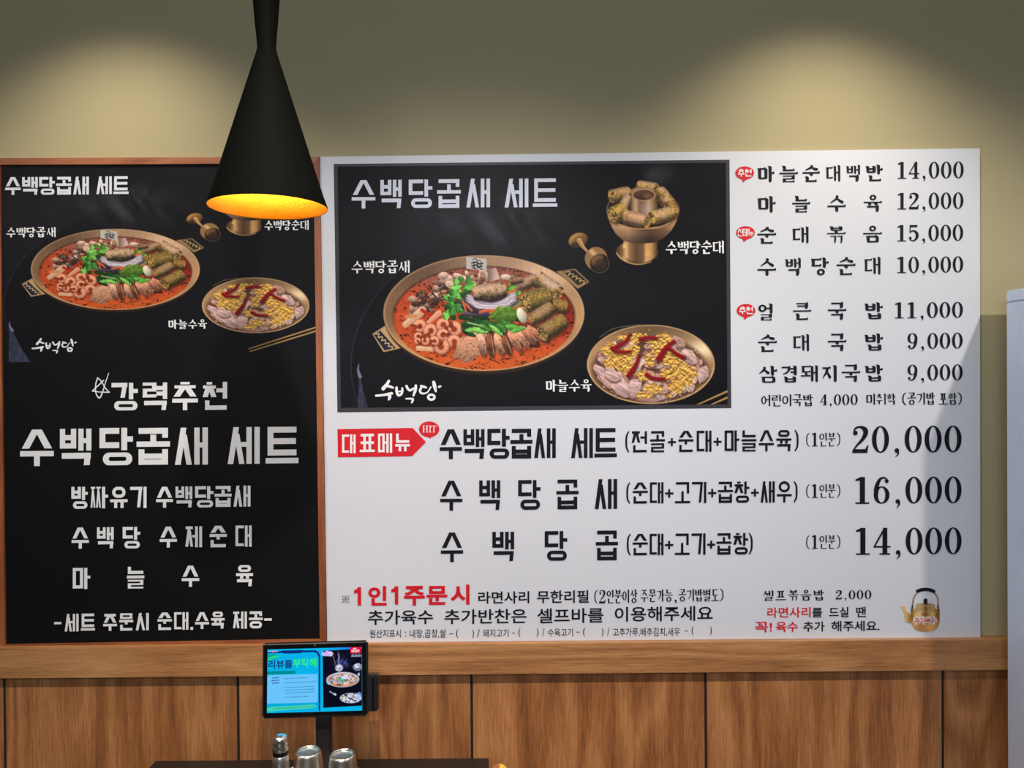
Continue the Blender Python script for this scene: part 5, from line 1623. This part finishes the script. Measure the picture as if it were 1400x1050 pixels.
    for k in range(9):
        A.line([(900 + k * 12, 96), (908 + k * 12, 70 + (k % 3) * 8)], 9, 7, (200, 214, 246), 3, .8)
    # notice square
    A.poly([(886, -10), (1000, -10), (1000, 62), (886, 66)], (226, 14, 44), 2)
    A.line([(918, 14), (948, 12)], 9, 9, (255, 235, 240), 3)
    A.ellipse(908, 38, 12, 11, (255, 235, 240), 0, 3); A.ellipse(908, 38, 4, 4, (226, 14, 44), 0, 2)
    A.line([(926, 24), (926, 52)], 8, 8, (255, 235, 240), 3); A.line([(936, 30), (956, 30), (956, 48), (936, 48)], 8, 8, (255, 235, 240), 3, smooth=False); A.line([(970, 26), (970, 52)], 8, 8, (255, 235, 240), 3); A.line([(970, 38), (982, 38)], 8, 8, (255, 235, 240), 3)
    return A.c
col = screen_paint()
uu, vv_ = np.meshgrid(np.linspace(sx0, sx1, col.shape[1]), np.linspace(sz1, sz0, col.shape[0]))
Pl = np.stack([uu, np.full(uu.shape, -.0010), vv_], -1)
so = sheet('screen', Pl, col, None, 'screen', tk)
so.data.transform(Mt)
so['label'] = 'lit blue screen with a green headline and a food picture'
def on_screen(material, text, x0, x1, y0, y1, bold, slope=0.0):
    """sans headline drawn on the display grid 1010 x 650"""
    cu = bpy.data.curves.new('type', 'FONT'); cu.body = text; cu.offset = bold; cu.resolution_u = 3
    o = bpy.data.objects.new('type', cu); COL.objects.link(o)
    me = bpy.data.meshes.new_from_object(o.evaluated_get(bpy.context.evaluated_depsgraph_get()))
    co = np.empty(len(me.vertices) * 3); me.vertices.foreach_get('co', co); co = co.reshape(-1, 3)
    lo_, hi_ = co.min(0), co.max(0)
    vs = []
    for c in co:
        u = x0 + (c[0] - lo_[0]) / (hi_[0] - lo_[0]) * (x1 - x0)
        v = y1 - (c[1] - lo_[1]) / (hi_[1] - lo_[1]) * (y1 - y0) + slope * (u - x0)
        vs.append((sx0 + (sx1 - sx0) * u / 1010, -.0016, sz1 + (sz0 - sz1) * v / 650))
    fs = [tuple(pl_.vertices) for pl_ in me.polygons]
    bpy.data.objects.remove(o); bpy.data.curves.remove(cu); bpy.data.meshes.remove(me)
    q = mesh_from('headline', vs, fs, material)
    q.data.transform(Mt)
    q.parent = so
    q.matrix_parent_inverse = (Matrix.Translation(tk.location) @ so.matrix_parent_inverse).inverted()
    return q
def glow(name, c, s=1.0):
    m = mat(name, (0, 0, 0, 1), .3)
    bsdf(m).inputs['Emission Color'].default_value = c
    bsdf(m).inputs['Emission Strength'].default_value = s
    return m
on_screen(glow('navy_pixels', rgb(4, 36, 110)), '리뷰를', 12, 268, 112, 200, .022)['label'] = 'navy headline 리뷰를'
on_screen(glow('green_pixels', rgb(48, 240, 110)), '부탁해', 276, 526, 100, 192, .016)['label'] = 'green headline 부탁해'
# camera dot, reader, post, foot
dot = bmesh.new(); bmesh.ops.create_circle(dot, cap_ends=True, radius=.0019, segments=16, matrix=Matrix.Translation((0, -.0009, TH_ / 2 - .0068)) @ Matrix.Rotation(math.pi / 2, 4, 'X'))
in_tablet(bm_obj('front_camera', dot, 'ac_grey'))
rx0, rx1 = (500 - 430.5) * px2, (516 - 430.5) * px2
bm = box_bm(rx0, .003, (929.3 - 974) * px2, rx1, .030, (929.3 - 926) * px2, bevel=.003)
rd = in_tablet(bm_obj('card_reader', bm, 'plastic_black'))
bm = box_bm(rx1 - .012, .0015, (929.3 - 972) * px2, rx1 - .008, .005, (929.3 - 929) * px2)
in_tablet(bm_obj('reader_slot', bm, 'glass_black'))
yp = yt + .020
hw = 10.8 * px2
bm = box_bm(pole_x - hw, yp, TZ + .004, pole_x + hw, yp + .022, tc.z + .02, bevel=.004)
keep(bm_obj('post', bm, 'plastic_black'), tk)
bm = box_bm(pole_x - .055, yp - .012, TZ, pole_x + .055, yp + .055, TZ + .006, bevel=.002)
keep(bm_obj('foot_plate', bm, 'plastic_black'), tk)

# ---------------------------------------------------------------- things on the table
ztop = TZ + .098
def cup(px, py, group, label):
    c = WZ(px, py, ztop)
    r = 17.6 * (c.y - CAM.y) / F
    o = thing('steel_cup', (c.x, c.y, TZ + .0015), label, 'cup', group)
    prof = [(r * 1.33, .0), (r * 1.35, .0008), (r * 1.35, .003), (r * 1.30, .005), (r * 1.05, .080), (r * 1.0, .090), (r * .97, .0945), (r * .91, .0965), (r * .84, .0955), (r * .80, .0925), (r * .5, .0915), (.0, .0912)]
    lathe('body', prof, 'steel', o, 64)
    lathe('bottom_rim', [(r * .80, .0925), (r * .84, .0957), (r * .88, .0969), (r * .93, .0968), (r * .97, .0945)], 'chrome', o, 64)
    return o
cup(421.4, 1026.6, 'upturned steel cups', 'upturned steel cup between the seasoning bottle and the other cup')
cup(468.3, 1031.0, 'upturned steel cups', 'upturned steel cup farther from the seasoning bottle than the other cup')
# bottle
zb = TZ + .146
c = WZ(383.2, 1005.5, zb)
k = (c.y - CAM.y) / F
bo = thing('seasoning_bottle', (c.x, c.y, TZ), 'slim steel seasoning bottle with a shiny chrome cap beside the cups', 'bottle')
lathe('body', [(.0, 0), (13.4 * k, 0), (14 * k, .002), (13.6 * k, .03), (12.0 * k, .070), (11.2 * k, .092), (10.8 * k, .104), (9.4 * k, .107)], 'steel', bo, 48)
lathe('neck_ring', [(9.4 * k, .106), (10.3 * k, .107), (10.3 * k, .117), (9.6 * k, .1175)], 'glass_black', bo, 48)
lathe('cap', [(10.4 * k, .116), (10.9 * k, .118), (10.8 * k, .124), (10.1 * k, .127), (10.4 * k, .131), (10.2 * k, .139), (9.2 * k, .1435), (8.0 * k, .1452), (6.2 * k, .1466), (3.5 * k, .1476), (.0, .1480)], 'chrome', bo, 48)
# tray below the cups
def tray():
    zr = TZ + .012
    p0, p1 = WZ(393, 1046.5, zr), WZ(497, 1046.0, zr)
    cx, w, d = (p0.x + p1.x) / 2, (p1.x - p0.x) / 2, .075
    cy = p0.y - d - .004
    o = thing('cup_tray', (cx, cy, TZ), 'low steel tray holding the upturned cups', 'tray')
    bm = bmesh.new()
    rings = []
    for (e, z) in ((-.004, .0002), (-.004, .0010), (-.0005, .010), (.0, .012), (.001, .012), (.0015, .0115), (.001, .009), (-.002, .0)):
        ring = []
        for k in range(64):
            a = 2 * math.pi * k / 64
            ca, sa = math.cos(a), math.sin(a)
            n = 5.0
            q = (abs(ca) ** n + abs(sa) ** n) ** (-1 / n)
            ring.append(bm.verts.new((ca * q * (w + e), sa * q * (d + e), z)))
        rings.append(ring)
    for a, b in zip(rings[:-1], rings[1:]):
        for k in range(64):
            bm.faces.new((a[k], a[(k + 1) % 64], b[(k + 1) % 64], b[k]))
    bm.faces.new(rings[0])
    bm.faces.new(list(reversed(rings[-1])))
    bm_obj('dish', bm, 'steel', o)
    rim = bmesh.new()
    rr = []
    for t in range(8):
        b = 2 * math.pi * t / 8
        ring = []
        for k in range(64):
            a = 2 * math.pi * k / 64
            ca, sa = math.cos(a), math.sin(a)
            q = (abs(ca) ** 5 + abs(sa) ** 5) ** (-1 / 5)
            e = .0018 * math.cos(b)
            ring.append(rim.verts.new((ca * q * (w + e), sa * q * (d + e), .0125 + .0018 * math.sin(b))))
        rr.append(ring)
    for t in range(8):
        for k in range(64):
            rim.faces.new((rr[t][k], rr[t][(k + 1) % 64], rr[(t + 1) % 8][(k + 1) % 64], rr[(t + 1) % 8][k]))
    bm_obj('rim', rim, 'chrome', o, True)
tray()

# ---------------------------------------------------------------- chair at the side of the table
ch = W(682.5, 1044.0, CAM.y + 1.42)
tx, tz = ch.x, ch.z
sw = .40
cr = thing('dining_chair', (tx + .21, ch.y - .18, 0), 'wooden chair with a rounded yellow edged back beside the black table', 'chair')
def back_panel(x0, x1, name, material):
    """upright panel seen edge on, its top rounded over"""
    bm = bmesh.new()
    r = .017
    rows = []
    for k in range(13):
        a = math.pi * k / 12
        rows.append((tx - r * math.cos(a), tz - r + r * math.sin(a)))
    cols = []
    lo_, hi_ = x0, x1
    pts = [(tx - r + .012, .60)] + rows + [(tx + r + .012, .60)]
    # strip between fractions x0..x1 of the thickness
    def cut(f):
        out = []
        for x, z in pts:
            out.append((x, z))
        return out
    for yy in (ch.y - .36, ch.y):
        ring = []
        for x, z in pts:
            xx = max(lo_, min(hi_, x - tx)) + tx
            # keep the rounded outline where the strip is cut
            zz_ = z
            if x - tx < lo_ or x - tx > hi_:
                c_ = max(-1, min(1, (xx - tx) / r))
                zz_ = tz - r + r * math.sqrt(max(0, 1 - c_ * c_)) if z > .61 else z
            ring.append(bm.verts.new((xx, yy, zz_)))
        cols.append(ring)
    n = len(pts)
    for k in range(n):
        bm.faces.new((cols[0][k], cols[0][(k + 1) % n], cols[1][(k + 1) % n], cols[1][k]))
    bm.faces.new(cols[0]); bm.faces.new(list(reversed(cols[1])))
    bmesh.ops.remove_doubles(bm, verts=bm.verts[:], dist=1e-5)
    keep(bm_obj(name, bm, material), cr)
back_panel(-.017, .001, 'backrest', 'chair_wood')
back_panel(.001, .03, 'back_lit_edge', 'chair_yellow')  # yellow strip coloured in for the lit edge of the backrest
keep(bm_obj('seat', box_bm(tx + .005, ch.y - .38, .425, tx + .43, ch.y + .02, .455, bevel=.012), 'chair_wood'), cr)
for lx, ly in ((tx + .03, ch.y - .34), (tx + .03, ch.y - .02), (tx + .40, ch.y - .34), (tx + .40, ch.y - .02)):
    h = .62 if lx < tx + .1 else .426
    keep(bm_obj('leg', box_bm(lx - .017, ly - .017, 0, lx + .017, ly + .017, h, bevel=.004), 'chair_wood'), cr)

# ---------------------------------------------------------------- standing air conditioner
zb_ = CAM.y + 1.775
a0, a1 = W(1375.0, 398, zb_), W(1376.5, 700, zb_)
AX, AZ = a1.x, a0.z
ac = thing('standing_appliance', (AX + .17, zb_ - .18, 0), 'tall glossy white standing appliance by the wall beside the white board', 'appliance')
keep(bm_obj('casing', box_bm(AX, zb_ - .36, .05, AX + .34, zb_, AZ - .0272, bevel=.002, seg=2), 'ac_white'), ac)
keep(bm_obj('lid', box_bm(AX, zb_ - .36, AZ - .0262, AX + .34, zb_, AZ, bevel=.002, seg=2), 'ac_white'), ac)
keep(bm_obj('seam', box_bm(AX + .004, zb_ - .355, AZ - .0325, AX + .336, zb_ - .004, AZ - .022), 'ac_grey'), ac)
keep(bm_obj('plinth', box_bm(AX + .01, zb_ - .35, 0, AX + .33, zb_ - .01, .052), 'ac_grey'), ac)
keep(bm_obj('front_panel', box_bm(AX + .02, zb_ - .368, .10, AX + .32, zb_ - .358, 1.25, bevel=.003), 'ac_white'), ac)
v = bmesh.new()
for k in range(9):
    box_bm(AX + .04, zb_ - .366, 1.30 + k * .045, AX + .30, zb_ - .358, 1.318 + k * .045, bm=v)
keep(bm_obj('air_outlet', v, 'ac_grey'), ac)
